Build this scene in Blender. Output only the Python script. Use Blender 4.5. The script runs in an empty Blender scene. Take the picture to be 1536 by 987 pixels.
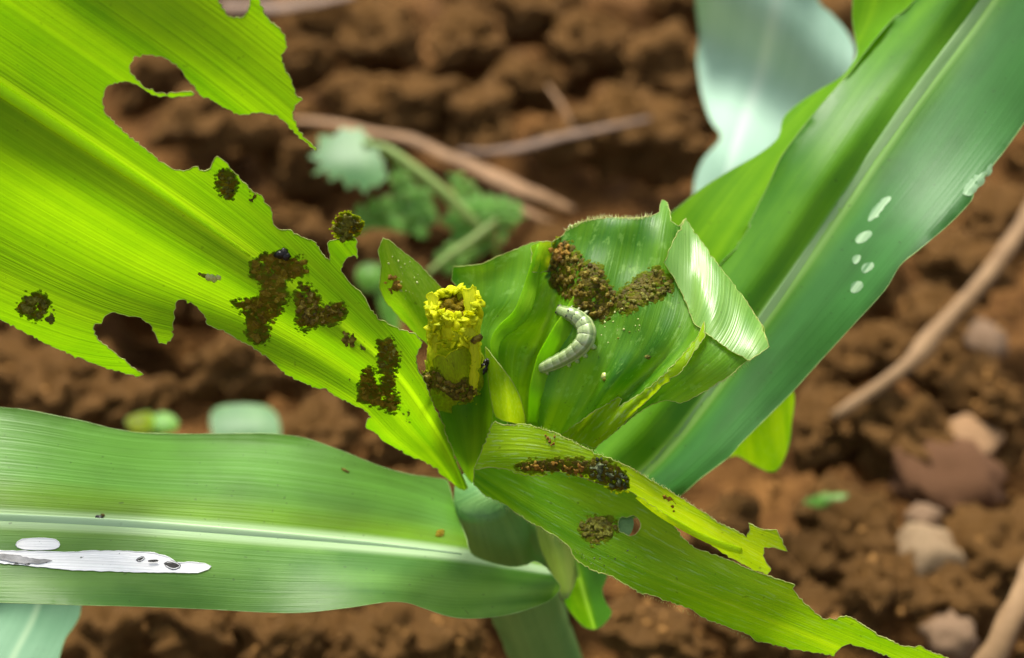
import bpy, bmesh, math, random
import numpy as np
from mathutils import Vector, Matrix, noise
from mathutils.geometry import delaunay_2d_cdt

random.seed(7)
RNG = np.random.default_rng(7)
scn = bpy.context.scene
COL = scn.collection

# ------------------------------------------------------------------ camera
PITCH = math.radians(40)
CAM = Vector((0, 0, 0.33))
FW = Vector((0, math.cos(PITCH), -math.sin(PITCH)))
UP = Vector((0, math.sin(PITCH), math.cos(PITCH)))
RT = Vector((1, 0, 0))
LENS, SENS = 50.0, 36.0
K = SENS / LENS / 1536.0            # metres per photo pixel per metre of depth
cam_d = bpy.data.cameras.new("camera")
cam = bpy.data.objects.new("camera", cam_d)
COL.objects.link(cam)
scn.camera = cam
cam.location = CAM
cam.rotation_euler = (math.radians(90) - PITCH, 0, 0)
cam_d.lens = LENS
cam_d.sensor_width = SENS
cam_d.clip_start = 0.01
cam_d.clip_end = 2000
cam_d.dof.use_dof = True
cam_d.dof.focus_distance = 0.257
cam_d.dof.aperture_fstop = 10.0

# ------------------------------------------------------------------ light
SUN_EL, SUN_AZ = math.radians(56), math.radians(-14)
world = bpy.data.worlds.new("World")
scn.world = world
world.use_nodes = True
wn = world.node_tree
bg = wn.nodes["Background"]
sky = wn.nodes.new("ShaderNodeTexSky")
sky.sky_type = 'NISHITA'
sky.sun_disc = False
sky.sun_elevation = SUN_EL
sky.sun_rotation = SUN_AZ
sky.air_density = 1.0
sky.dust_density = 3.0
sky.ozone_density = 1.0
bw = wn.nodes.new("ShaderNodeRGBToBW")          # thin overcast: the blue of the sky mostly veiled
veil = wn.nodes.new("ShaderNodeMix")
veil.data_type = 'RGBA'
veil.inputs[0].default_value = 0.62
wn.links.new(sky.outputs[0], bw.inputs[0])
wn.links.new(sky.outputs[0], veil.inputs[6])
wn.links.new(bw.outputs[0], veil.inputs[7])
wn.links.new(veil.outputs[2], bg.inputs[0])
bg.inputs[1].default_value = 0.08
sun_l = bpy.data.lights.new("sun", 'SUN')
sun_l.energy = 2.0
sun_l.angle = math.radians(14)
sun_l.color = (1.0, 0.95, 0.86)
sun = bpy.data.objects.new("sun", sun_l)
COL.objects.link(sun)
sd = Vector((math.sin(SUN_AZ) * math.cos(SUN_EL), math.cos(SUN_AZ) * math.cos(SUN_EL), math.sin(SUN_EL)))
sun.rotation_euler = sd.to_track_quat('Z', 'Y').to_euler()
sun.location = (0, 2, 3)

scn.view_settings.view_transform = 'Standard'
scn.view_settings.look = 'None'
scn.view_settings.exposure = 1.8
scn.view_settings.gamma = 1.0
scn.cycles.use_denoising = True
scn.cycles.max_bounces = 8
scn.cycles.transparent_max_bounces = 8
scn.cycles.sample_clamp_indirect = 6


# ------------------------------------------------------------------ helpers
def at(px, py, d):
    return CAM + RT * ((px - 768) * K * d) + UP * ((493.5 - py) * K * d) + FW * d


def ground_at(px, py, z=0.0):
    r = RT * ((px - 768) * K) + UP * ((493.5 - py) * K) + FW
    d = (z - CAM.z) / r.z
    return CAM + r * d, d


def zz(x0, y0, sc, pts):
    return [(x0 + x / sc, y0 + y / sc) for x, y in pts]


def link(o, parent=None):
    COL.objects.link(o)
    if parent is not None:
        o.parent = parent
    return o


def mesh_obj(name, verts, faces, mats, parent=None, uvs=None, smooth=True, mat_idx=None):
    me = bpy.data.meshes.new(name)
    me.from_pydata([tuple(v) for v in verts], [], [tuple(f) for f in faces])
    for m in (mats if isinstance(mats, (list, tuple)) else [mats]):
        me.materials.append(m)
    if smooth:
        me.polygons.foreach_set("use_smooth", [True] * len(me.polygons))
    if mat_idx is not None:
        me.polygons.foreach_set("material_index", mat_idx)
    if uvs is not None:
        ul = me.uv_layers.new(name="UVMap")
        li = np.empty(len(me.loops), dtype=np.int32)
        me.loops.foreach_get("vertex_index", li)
        ul.data.foreach_set("uv", np.asarray(uvs, dtype=np.float32)[li].ravel())
    me.update()
    return link(bpy.data.objects.new(name, me), parent)


def tag(o, label=None, cat=None, group=None, kind=None):
    if label:
        o["label"] = label
    if cat:
        o["category"] = cat
    if group:
        o["group"] = group
    if kind:
        o["kind"] = kind
    return o


def empty(name, loc, label, cat, group=None):
    o = bpy.data.objects.new(name, None)
    o.empty_display_size = 0.01
    o.location = loc
    link(o)
    return tag(o, label, cat, group)


def put_under(o, root):
    """parent o (built in world coordinates) to root, keeping it in place"""
    o.parent = root
    o.matrix_parent_inverse = Matrix.Translation(-Vector(root.location))
    return o


def catmull(pts, n):
    P = np.array(pts, dtype=float)
    if len(P) < 3:
        t = np.linspace(0, 1, n)[:, None]
        return P[0] * (1 - t) + P[-1] * t
    Q = np.vstack([2 * P[0] - P[1], P, 2 * P[-1] - P[-2]])
    out = []
    for i in range(1, len(Q) - 2):
        p0, p1, p2, p3 = Q[i - 1], Q[i], Q[i + 1], Q[i + 2]
        t = np.linspace(0, 1, 24, endpoint=False)[:, None]
        out.append(0.5 * (2 * p1 + (p2 - p0) * t + (2 * p0 - 5 * p1 + 4 * p2 - p3) * t ** 2 + (3 * p1 - p0 - 3 * p2 + p3) * t ** 3))
    out.append(P[-1:])
    C = np.vstack(out)
    seg = np.linalg.norm(np.diff(C[:, :2], axis=0), axis=1)
    L = np.concatenate([[0], np.cumsum(seg)])
    L /= L[-1]
    s = np.linspace(0, 1, n)
    return np.stack([np.interp(s, L, C[:, k]) for k in range(C.shape[1])], axis=1)


def smooth_poly(pts, n=None):
    """closed catmull polygon"""
    P = np.array(pts, float)
    m = len(P)
    out = []
    for i in range(m):
        p0, p1, p2, p3 = P[i - 1], P[i], P[(i + 1) % m], P[(i + 2) % m]
        k = max(2, int(np.linalg.norm(p2 - p1) / 8))
        t = np.linspace(0, 1, k, endpoint=False)[:, None]
        out.append(0.5 * (2 * p1 + (p2 - p0) * t + (2 * p0 - 5 * p1 + 4 * p2 - p3) * t ** 2 + (3 * p1 - p0 - 3 * p2 + p3) * t ** 3))
    return [tuple(v) for v in np.vstack(out)]


def rough_poly(pts, amp=0.9, step=4.0, frame_pad=6):
    """closed polygon with small irregular chew marks along its edges"""
    out = []
    m = len(pts)
    for i in range(m):
        a, b = np.array(pts[i], float), np.array(pts[(i + 1) % m], float)
        L = np.linalg.norm(b - a)
        k = max(1, int(L / step)) if L < 160 else max(1, int(L / 14))
        nrm = np.array([-(b - a)[1], (b - a)[0]]) / max(L, 1e-6)
        for j in range(k):
            p = a + (b - a) * j / k
            if j:
                p = p + nrm * RNG.normal(0, amp) * (1 if L < 160 else 0.5)
            out.append(tuple(p))
    return out


def in_poly(P, poly):
    x, y = P[:, 0], P[:, 1]
    q = np.array(poly)
    ins = np.zeros(len(P), bool)
    j = len(q) - 1
    for i in range(len(q)):
        xi, yi = q[i]
        xj, yj = q[j]
        c = ((yi > y) != (yj > y))
        with np.errstate(divide='ignore', invalid='ignore'):
            xc = (xj - xi) * (y - yi) / (yj - yi) + xi
        ins ^= c & (x < xc)
        j = i
    return ins


def seg_dist(P, poly):
    q = np.array(poly)
    d = np.full(len(P), 1e9)
    for i in range(len(q)):
        a, b = q[i], q[(i + 1) % len(q)]
        ab = b - a
        t = np.clip(((P - a) @ ab) / max(ab @ ab, 1e-9), 0, 1)
        d = np.minimum(d, np.linalg.norm(P - (a + t[:, None] * ab), axis=1))
    return d


class Sheet:
    """a curved blade surface given by guide lines (px, py, depth) running from base to tip"""

    def __init__(self, guides, tv=None, ns=64, nt=33, rip=None, smooth=True):
        G = np.stack([catmull(g, ns) for g in guides], axis=1)
        tg = np.linspace(0, 1, len(guides)) if tv is None else np.array(tv, float)
        T = np.linspace(0, 1, nt)
        R = np.zeros((ns, nt, 3))
        if smooth and len(guides) >= 3:
            # monotone-ish cubic across the blade
            for c in range(3):
                m = np.gradient(G[:, :, c], tg, axis=1)
                idx = np.clip(np.searchsorted(tg, T, side='right') - 1, 0, len(tg) - 2)
                h = tg[idx + 1] - tg[idx]
                u = (T - tg[idx]) / h
                R[:, :, c] = (G[:, idx, c] * (2 * u ** 3 - 3 * u ** 2 + 1) + m[:, idx] * h * (u ** 3 - 2 * u ** 2 + u)
                              + G[:, idx + 1, c] * (-2 * u ** 3 + 3 * u ** 2) + m[:, idx + 1] * h * (u ** 3 - u ** 2))
        else:
            for c in range(3):
                for i in range(ns):
                    R[i, :, c] = np.interp(T, tg, G[i, :, c])
        S = np.linspace(0, 1, ns)
        self.ns, self.nt, self.R = ns, nt, R
        SS, TT = np.meshgrid(S, T, indexing='ij')
        if rip is not None:
            R[:, :, 2] += rip(SS, TT)
        self.SS, self.TT = SS, TT
        I = np.arange(ns * nt).reshape(ns, nt)
        a, b, c, d = I[:-1, :-1].ravel(), I[1:, :-1].ravel(), I[1:, 1:].ravel(), I[:-1, 1:].ravel()
        self.tri = np.vstack([np.stack([a, b, c], 1), np.stack([a, c, d], 1)])
        self.flat = np.concatenate([R.reshape(-1, 3), SS.reshape(-1, 1), TT.reshape(-1, 1)], axis=1)

    def query(self, P):
        """(px,py) -> depth, s, t"""
        P = np.atleast_2d(np.array(P, float))[:, :2]
        A = self.flat[self.tri[:, 0]]
        B = self.flat[self.tri[:, 1]]
        C = self.flat[self.tri[:, 2]]
        den = (B[:, 1] - C[:, 1]) * (A[:, 0] - C[:, 0]) + (C[:, 0] - B[:, 0]) * (A[:, 1] - C[:, 1])
        den = np.where(np.abs(den) < 1e-9, 1e-9, den)
        out = np.zeros((len(P), 3))
        for k in range(0, len(P), 400):
            p = P[k:k + 400]
            dx = p[:, None, 0] - C[None, :, 0]
            dy = p[:, None, 1] - C[None, :, 1]
            w0 = ((B[:, 1] - C[:, 1]) * dx + (C[:, 0] - B[:, 0]) * dy) / den
            w1 = ((C[:, 1] - A[:, 1]) * dx + (A[:, 0] - C[:, 0]) * dy) / den
            w2 = 1 - w0 - w1
            mn = np.minimum(np.minimum(w0, w1), w2)
            # outside the grid the nearest cell is extended
            cen = (A + B + C)[:, :2] / 3
            d2 = (p[:, None, 0] - cen[None, :, 0]) ** 2 + (p[:, None, 1] - cen[None, :, 1]) ** 2
            inside = mn > -1e-6
            best = np.where(inside.any(1), np.where(inside, -d2, -1e18).argmax(1), d2.argmin(1))
            r = np.arange(len(p))
            bad = p[~inside.any(1)]
            self.missed = getattr(self, "missed", []) + [tuple(map(int, v)) for v in bad if 0 < v[0] < 1536 and 0 < v[1] < 987]
            W = np.stack([w0[r, best], w1[r, best], w2[r, best]], 1)
            W = np.clip(W, 0, 1)
            W /= W.sum(1)[:, None]
            for c in range(3):
                out[k:k + 400, c] = W[:, 0] * A[best, 2 + c] + W[:, 1] * B[best, 2 + c] + W[:, 2] * C[best, 2 + c]
        return out

    def pos(self, px, py, lift=0.0):
        d = self.query([(px, py)])[0, 0] - lift
        return at(px, py, d), d

    def frame(self, px, py):
        """point, normal towards the camera"""
        p, d = self.pos(px, py)
        a, _ = self.pos(px + 3, py)
        b, _ = self.pos(px, py + 3)
        n = (a - p).cross(b - p).normalized()
        if n.dot(FW) > 0:
            n = -n
        return p, n, d


def blade(name, sheet, outline, mats, parent, holes=(), rim=0.00007, dens=9.0, bump=None):
    """cut the outline out of the sheet: one mesh, with a thin rounded rim along its cut edges"""
    loops = [outline] + list(holes)
    V, E = [], []
    for lp in loops:
        i0 = len(V)
        V += [tuple(p) for p in lp]
        E += [(i0 + i, i0 + (i + 1) % len(lp)) for i in range(len(lp))]
    q = np.array(outline)
    x0, y0 = q.min(0)
    x1, y1 = q.max(0)
    gx, gy = np.meshgrid(np.arange(x0, x1, dens), np.arange(y0, y1, dens * 0.87))
    gx[1::2] += dens / 2
    P = np.stack([gx.ravel(), gy.ravel()], 1)
    P = P + RNG.uniform(-0.12, 0.12, P.shape) * dens
    k = in_poly(P, outline)
    for h in holes:
        k &= ~in_poly(P, h)
    P = P[k]
    for lp in loops:
        P = P[seg_dist(P, lp) > dens * 0.35]
    V += [tuple(p) for p in P]
    r = delaunay_2d_cdt([Vector(v) for v in V], E, [], 0, 1e-4)
    vo = np.array([tuple(v) for v in r[0]])
    F = np.array([f for f in r[2] if len(f) == 3])
    cen = vo[F].mean(1)
    k = in_poly(cen, outline)
    for h in holes:
        k &= ~in_poly(cen, h)
    F = F[k]
    Q = sheet.query(vo)
    verts = [at(vo[i, 0], vo[i, 1], Q[i, 0]) for i in range(len(vo))]
    faces = []
    for f in F:
        a, b, c = f
        ar = (vo[b, 0] - vo[a, 0]) * (vo[c, 1] - vo[a, 1]) - (vo[b, 1] - vo[a, 1]) * (vo[c, 0] - vo[a, 0])
        faces.append((a, c, b) if ar > 0 else (a, b, c))
    uv = [(Q[i, 1], Q[i, 2]) for i in range(len(vo))]
    mi = [0] * len(faces)
    if rim > 0:
        for lp in loops:
            L = np.array(lp)
            QL = sheet.query(L)
            pts = [at(L[i, 0], L[i, 1], QL[i, 0]) for i in range(len(L))]
            n = len(pts)
            b0 = len(verts)
            for i in range(n):
                tg = (pts[(i + 1) % n] - pts[i - 1])
                tg = tg.normalized() if tg.length > 1e-9 else RT.copy()
                u = tg.cross(FW)
                u = u.normalized() if u.length > 1e-9 else UP.copy()
                w = tg.cross(u)
                rr = rim * (0.55 + 0.55 * random.random() + 0.9 * max(0, noise.noise(pts[i] * 160)))
                for j in range(4):
                    a = j * math.pi / 2
                    verts.append(pts[i] + (u * math.cos(a) + w * math.sin(a)) * rr)
                    uv.append((QL[i, 1], QL[i, 2]))
            for i in range(n):
                i2 = (i + 1) % n
                for j in range(4):
                    j2 = (j + 1) % 4
                    faces.append((b0 + i * 4 + j, b0 + i2 * 4 + j, b0 + i2 * 4 + j2, b0 + i * 4 + j2))
                    mi.append(1)
    return mesh_obj(name, verts, faces, mats, None, uv, True, mi), sheet


def tube(name, pts, radii, mat, seg=14, cap=True, flat=1.0, up=None, wob=0.0, uvlen=1.0, squash_up=None):
    """lofted round tube through world points"""
    n = len(pts)
    verts, faces, uvs = [], [], []
    prev = None
    for i in range(n):
        t = (pts[min(i + 1, n - 1)] - pts[max(i - 1, 0)]).normalized()
        a = up if up is not None else (prev if prev is not None else (FW if abs(t.dot(FW)) < 0.9 else UP))
        u = t.cross(a).normalized()
        w = u.cross(t).normalized()
        prev = w
        for j in range(seg):
            th = 2 * math.pi * j / seg
            r = radii[i] * (1 + wob * noise.noise(pts[i] * 180 + Vector((math.cos(th), math.sin(th), 0)) * 1.3))
            verts.append(pts[i] + u * (math.cos(th) * r) + w * (math.sin(th) * r * flat))
            uvs.append((i / (n - 1) * uvlen, j / seg))
    for i in range(n - 1):
        for j in range(seg):
            j2 = (j + 1) % seg
            faces.append((i * seg + j, (i + 1) * seg + j, (i + 1) * seg + j2, i * seg + j2))
    if cap:
        faces.append(tuple(range(seg)))
        faces.append(tuple((n - 1) * seg + j for j in range(seg))[::-1])
    return mesh_obj(name, verts, faces, mat, None, uvs)


def ptube(name, pts, mat, n=24, **kw):
    """tube through (px, py, depth, radius in px) points"""
    C = catmull(pts, n)
    return tube(name, [at(c[0], c[1], c[2]) for c in C], [max(c[3], 0.2) * K * c[2] for c in C], mat, **kw)


# ------------------------------------------------------------------ materials
def new_mat(name):
    m = bpy.data.materials.new(name)
    m.use_nodes = True
    nt = m.node_tree
    nt.nodes.clear()
    out = nt.nodes.new("ShaderNodeOutputMaterial")
    return m, nt, out


def N(nt, kind, **props):
    n = nt.nodes.new(kind)
    for k, v in props.items():
        setattr(n, k, v)
    return n


def ramp(nt, fac, stops):
    r = N(nt, "ShaderNodeValToRGB")
    e = r.color_ramp.elements
    while len(e) < len(stops):
        e.new(0.5)
    for i, (p, c) in enumerate(stops):
        e[i].position = p
        e[i].color = (*c, 1)
    nt.links.new(fac, r.inputs[0])
    return r.outputs[0]


def mixc(nt, fac, a, b, blend='MIX'):
    n = N(nt, "ShaderNodeMix", data_type='RGBA', blend_type=blend)
    for sock, v in ((n.inputs[0], fac), (n.inputs[6], a), (n.inputs[7], b)):
        if isinstance(v, bpy.types.NodeSocket):
            nt.links.new(v, sock)
        elif isinstance(v, (int, float)):
            sock.default_value = v
        else:
            sock.default_value = (*v, 1)
    return n.outputs[2]


def math_n(nt, op, a, b=None, c=None):
    n = N(nt, "ShaderNodeMath", operation=op)
    for i, v in enumerate((a, b, c)):
        if v is None:
            continue
        if isinstance(v, bpy.types.NodeSocket):
            nt.links.new(v, n.inputs[i])
        else:
            n.inputs[i].default_value = v
    return n.outputs[0]


def noise_n(nt, vec, scale, detail=2.0, rough=0.5, dist=0.0):
    n = N(nt, "ShaderNodeTexNoise")
    n.inputs["Scale"].default_value = scale
    n.inputs["Detail"].default_value = detail
    n.inputs["Roughness"].default_value = rough
    n.inputs["Distortion"].default_value = dist
    if vec is not None:
        nt.links.new(vec, n.inputs["Vector"])
    return n.outputs[0]


def leaf_mat(name, dark, light, tdark, tlight, tf=0.5, rough=0.42, spec=0.5, veins=46.0, bands=5.0, mid=None, mid_col=None, mid_w=0.03,
             coat=0.0, bump=0.35, scrape=0.0, scrape_col=(0.35, 0.5, 0.28), spots=0.35, side=None, vw=0.9, bw=2.2, blotch=0.0):
    """leaf blade: parallel veins along u, slow colour bands across v, light through the blade"""
    m, nt, out = new_mat(name)
    uv = N(nt, "ShaderNodeUVMap", uv_map="UVMap").outputs[0]
    sep = N(nt, "ShaderNodeSeparateXYZ")
    nt.links.new(uv, sep.inputs[0])
    s, t = sep.outputs[0], sep.outputs[1]

    def vec(ks, kt, off=0.0):
        c = N(nt, "ShaderNodeCombineXYZ")
        nt.links.new(math_n(nt, 'MULTIPLY', s, ks), c.inputs[0])
        nt.links.new(math_n(nt, 'MULTIPLY_ADD', t, kt, off), c.inputs[1])
        return c.outputs[0]
    vein = noise_n(nt, vec(1.2, veins), 1.0, 2.5, 0.65)
    band = noise_n(nt, vec(0.9, bands, 3.7), 1.0, 2.0, 0.5)
    geo = N(nt, "ShaderNodeTexCoord").outputs["Object"]
    mott = noise_n(nt, geo, 130.0, 3.0, 0.6)
    f = math_n(nt, 'MULTIPLY_ADD', vein, vw, -vw / 2)
    f = math_n(nt, 'ADD', f, math_n(nt, 'MULTIPLY_ADD', band, bw, 0.5 - bw / 2))
    f = math_n(nt, 'ADD', f, math_n(nt, 'MULTIPLY_ADD', mott, 0.6, -0.3))
    if blotch:
        f = math_n(nt, 'ADD', f, math_n(nt, 'MULTIPLY_ADD', noise_n(nt, vec(5.0, 3.0, 5.3), 1.0, 2.0, 0.55, 0.4), blotch * 4, -blotch * 2))
    f = math_n(nt, 'MINIMUM', math_n(nt, 'MAXIMUM', f, 0.0), 1.0)
    col = mixc(nt, f, dark, light)
    tcol = mixc(nt, f, tdark, tlight)
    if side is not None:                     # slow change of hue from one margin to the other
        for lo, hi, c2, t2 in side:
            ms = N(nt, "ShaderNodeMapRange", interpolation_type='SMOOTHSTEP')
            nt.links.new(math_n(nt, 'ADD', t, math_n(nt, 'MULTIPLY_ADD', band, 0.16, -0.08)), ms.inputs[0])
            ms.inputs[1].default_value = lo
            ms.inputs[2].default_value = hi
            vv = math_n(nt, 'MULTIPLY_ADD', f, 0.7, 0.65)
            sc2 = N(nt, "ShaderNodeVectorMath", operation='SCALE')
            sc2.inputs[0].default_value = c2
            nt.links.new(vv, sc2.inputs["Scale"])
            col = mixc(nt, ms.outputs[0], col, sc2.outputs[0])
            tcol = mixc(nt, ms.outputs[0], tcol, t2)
    if mid is not None:
        dm = math_n(nt, 'ABSOLUTE', math_n(nt, 'SUBTRACT', t, mid))
        mm = N(nt, "ShaderNodeMapRange", interpolation_type='SMOOTHSTEP')
        nt.links.new(dm, mm.inputs[0])
        mm.inputs[1].default_value = mid_w
        mm.inputs[2].default_value = mid_w * 0.3
        mm.inputs[3].default_value = 0.0
        mm.inputs[4].default_value = 1.0
        col = mixc(nt, mm.outputs[0], col, mid_col)
        tcol = mixc(nt, mm.outputs[0], tcol, tuple(min(1, c * 1.5) for c in tlight))
    # feeding scrapes: pale windows where one skin of the leaf is gone
    if scrape > 0:
        sc = noise_n(nt, vec(16.0, 34.0, 9.1), 1.0, 5.0, 0.7)
        mr = N(nt, "ShaderNodeMapRange")
        nt.links.new(sc, mr.inputs[0])
        mr.inputs[1].default_value = 0.62 - 0.12 * scrape
        mr.inputs[2].default_value = 0.66 - 0.12 * scrape
        k = math_n(nt, 'MULTIPLY', mr.outputs[0], 0.6)
        col = mixc(nt, k, col, scrape_col)
    # little specks of dirt
    sp = noise_n(nt, geo, 900.0, 1.0, 0.5)
    mr2 = N(nt, "ShaderNodeMapRange")
    nt.links.new(sp, mr2.inputs[0])
    mr2.inputs[1].default_value = 0.735
    mr2.inputs[2].default_value = 0.77
    k2 = math_n(nt, 'MULTIPLY', mr2.outputs[0], spots)
    col = mixc(nt, k2, col, (0.03, 0.03, 0.01))
    tcol = mixc(nt, k2, tcol, (0.03, 0.03, 0.005))
    bp = N(nt, "ShaderNodeBump")
    bp.inputs["Strength"].default_value = bump
    bp.inputs["Distance"].default_value = 0.0006
    nt.links.new(math_n(nt, 'ADD', vein, math_n(nt, 'MULTIPLY', mott, 0.35)), bp.inputs["Height"])
    p = N(nt, "ShaderNodeBsdfPrincipled")
    nt.links.new(col, p.inputs["Base Color"])
    p.inputs["Roughness"].default_value = rough
    p.inputs["Specular IOR Level"].default_value = spec
    if coat:
        p.inputs["Sheen Weight"].default_value = coat
        p.inputs["Sheen Roughness"].default_value = 0.5
        p.inputs["Sheen Tint"].default_value = (0.75, 1.0, 0.92, 1)
    nt.links.new(bp.outputs[0], p.inputs["Normal"])
    tr = N(nt, "ShaderNodeBsdfTranslucent")
    nt.links.new(tcol, tr.inputs[0])
    nt.links.new(bp.outputs[0], tr.inputs["Normal"])
    mx = N(nt, "ShaderNodeMixShader")
    mx.inputs[0].default_value = tf
    nt.links.new(p.outputs[0], mx.inputs[1])
    nt.links.new(tr.outputs[0], mx.inputs[2])
    nt.links.new(mx.outputs[0], out.inputs[0])
    return m


def plain_mat(name, a, b, scale=200.0, rough=0.6, spec=0.4, trans=0.0, tcol=None, bump=0.3, bdist=0.0005, detail=4.0, coat=0.0):
    m, nt, out = new_mat(name)
    geo = N(nt, "ShaderNodeTexCoord").outputs["Object"]
    n1 = noise_n(nt, geo, scale, detail, 0.6)
    mr = N(nt, "ShaderNodeMapRange")
    nt.links.new(n1, mr.inputs[0])
    mr.inputs[1].default_value = 0.3
    mr.inputs[2].default_value = 0.7
    col = mixc(nt, mr.outputs[0], a, b)
    bp = N(nt, "ShaderNodeBump")
    bp.inputs["Strength"].default_value = bump
    bp.inputs["Distance"].default_value = bdist
    nt.links.new(noise_n(nt, geo, scale * 2.5, 4.0, 0.65), bp.inputs["Height"])
    p = N(nt, "ShaderNodeBsdfPrincipled")
    nt.links.new(col, p.inputs["Base Color"])
    p.inputs["Roughness"].default_value = rough
    p.inputs["Specular IOR Level"].default_value = spec
    p.inputs["Coat Weight"].default_value = coat
    p.inputs["Coat Roughness"].default_value = 0.12
    nt.links.new(bp.outputs[0], p.inputs["Normal"])
    if trans > 0:
        tr = N(nt, "ShaderNodeBsdfTranslucent")
        tr.inputs[0].default_value = (*tcol, 1)
        mx = N(nt, "ShaderNodeMixShader")
        mx.inputs[0].default_value = trans
        nt.links.new(p.outputs[0], mx.inputs[1])
        nt.links.new(tr.outputs[0], mx.inputs[2])
        nt.links.new(mx.outputs[0], out.inputs[0])
    else:
        nt.links.new(p.outputs[0], out.inputs[0])
    return m


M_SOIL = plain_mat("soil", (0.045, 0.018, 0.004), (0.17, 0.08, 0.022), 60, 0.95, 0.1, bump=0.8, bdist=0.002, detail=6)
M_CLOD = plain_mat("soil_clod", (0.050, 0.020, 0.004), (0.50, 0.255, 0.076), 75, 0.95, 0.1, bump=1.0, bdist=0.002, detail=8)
M_STONE = plain_mat("pale_stone", (0.15, 0.095, 0.045), (0.27, 0.185, 0.10), 120, 0.8, 0.3)
M_STONE2 = plain_mat("grey_stone", (0.11, 0.062, 0.030), (0.20, 0.125, 0.068), 150, 0.8, 0.3)
M_PURPLE = plain_mat("purple_clod", (0.060, 0.026, 0.010), (0.125, 0.058, 0.024), 90, 0.9, 0.2)
M_TANCLOD = plain_mat("tan_clod", (0.20, 0.11, 0.05), (0.30, 0.18, 0.09), 90, 0.9, 0.2)
M_STRAW = plain_mat("dry_straw", (0.15, 0.08, 0.03), (0.27, 0.15, 0.065), 120, 0.7, 0.3)
M_STRAW2 = plain_mat("grey_straw", (0.11, 0.065, 0.038), (0.19, 0.12, 0.075), 120, 0.7, 0.3)
M_TWIG = plain_mat("twig", (0.16, 0.09, 0.037), (0.26, 0.16, 0.075), 90, 0.75, 0.3)

M_A = leaf_mat("leaf_backlit", (0.05, 0.15, 0.004), (0.11, 0.24, 0.006), (0.16, 0.43, 0.001), (0.38, 0.70, 0.002), tf=0.60, bw=2.1, vw=0.65, rough=0.55, spec=0.12, veins=105, bands=12, mid=0.5, mid_col=(0.16, 0.34, 0.01), mid_w=0.025, spots=0.25)
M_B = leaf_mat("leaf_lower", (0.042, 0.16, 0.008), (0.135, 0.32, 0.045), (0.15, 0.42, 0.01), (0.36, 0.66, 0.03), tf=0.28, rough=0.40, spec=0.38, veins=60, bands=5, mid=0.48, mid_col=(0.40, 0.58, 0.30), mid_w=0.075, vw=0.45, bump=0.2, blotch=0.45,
             side=[(0.41, 0.49, (0.10, 0.23, 0.002), (0.32, 0.6, 0.002)), (0.58, 0.72, (0.085, 0.235, 0.026), (0.25, 0.55, 0.02))])  # yellow green band beside the midrib: weaker sky reflection painted as colour
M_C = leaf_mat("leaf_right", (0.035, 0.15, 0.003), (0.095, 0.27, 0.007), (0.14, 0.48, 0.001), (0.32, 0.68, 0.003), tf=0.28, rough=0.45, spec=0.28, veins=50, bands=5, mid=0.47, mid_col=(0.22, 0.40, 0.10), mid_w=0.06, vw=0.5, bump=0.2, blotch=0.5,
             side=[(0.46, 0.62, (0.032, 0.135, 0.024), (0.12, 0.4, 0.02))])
M_CM = leaf_mat("leaf_right_margin", (0.055, 0.21, 0.001), (0.14, 0.36, 0.003), (0.16, 0.5, 0.001), (0.38, 0.74, 0.002), tf=0.45, rough=0.6, spec=0.12, veins=40, bands=5)  # yellower than leaf_right: light through the bent margin put into its colour
M_D = leaf_mat("leaf_curled", (0.030, 0.14, 0.001), (0.105, 0.285, 0.004), (0.13, 0.46, 0.001), (0.40, 0.74, 0.003), tf=0.42, rough=0.46, spec=0.40, blotch=0.35, bw=2.8, veins=85, bands=13, scrape=0.5, scrape_col=(0.20, 0.40, 0.06))
M_DS = leaf_mat("leaf_stub", (0.08, 0.20, 0.006), (0.17, 0.33, 0.02), (0.2, 0.5, 0.002), (0.42, 0.72, 0.006), tf=0.5, rough=0.5, spec=0.12, veins=30, bands=4, scrape=1.0, scrape_col=(0.25, 0.36, 0.05))
M_E = leaf_mat("leaf_lower_right", (0.045, 0.18, 0.002), (0.12, 0.32, 0.008), (0.20, 0.54, 0.001), (0.55, 0.86, 0.002), tf=0.55, rough=0.55, spec=0.12, veins=60, bands=6, scrape=0.45, scrape_col=(0.20, 0.36, 0.12))
M_E1 = leaf_mat("leaf_lower_right_fold", (0.20, 0.38, 0.003), (0.36, 0.54, 0.010), (0.42, 0.70, 0.002), (0.70, 0.90, 0.006), tf=0.45, rough=0.55, spec=0.12, veins=40, bands=4, scrape=0.6, scrape_col=(0.42, 0.58, 0.18))  # brighter copy of leaf_lower_right: blocked backlight painted into the base colour
M_W = leaf_mat("leaf_heart", (0.26, 0.36, 0.006), (0.62, 0.68, 0.01), (0.6, 0.75, 0.005), (0.9, 0.92, 0.01), tf=0.42, rough=0.5, spec=0.12, veins=16, bands=4, scrape=1.6, scrape_col=(0.80, 0.80, 0.03))
M_W2 = leaf_mat("leaf_heart_green", (0.045, 0.15, 0.003), (0.10, 0.24, 0.006), (0.14, 0.38, 0.002), (0.3, 0.55, 0.004), tf=0.3, rough=0.55, spec=0.12, veins=30, bands=3)
M_W2Y = leaf_mat("leaf_heart_wrap", (0.24, 0.35, 0.004), (0.44, 0.54, 0.008), (0.35, 0.55, 0.003), (0.6, 0.75, 0.008), tf=0.4, rough=0.5, spec=0.12, veins=16, bands=3, scrape=1.2, scrape_col=(0.16, 0.13, 0.01))
M_PULP = plain_mat("torn_yellow_tissue", (0.30, 0.38, 0.003), (0.84, 0.86, 0.010), 420, 0.55, 0.15, trans=0.45, tcol=(0.95, 0.95, 0.01))
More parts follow.
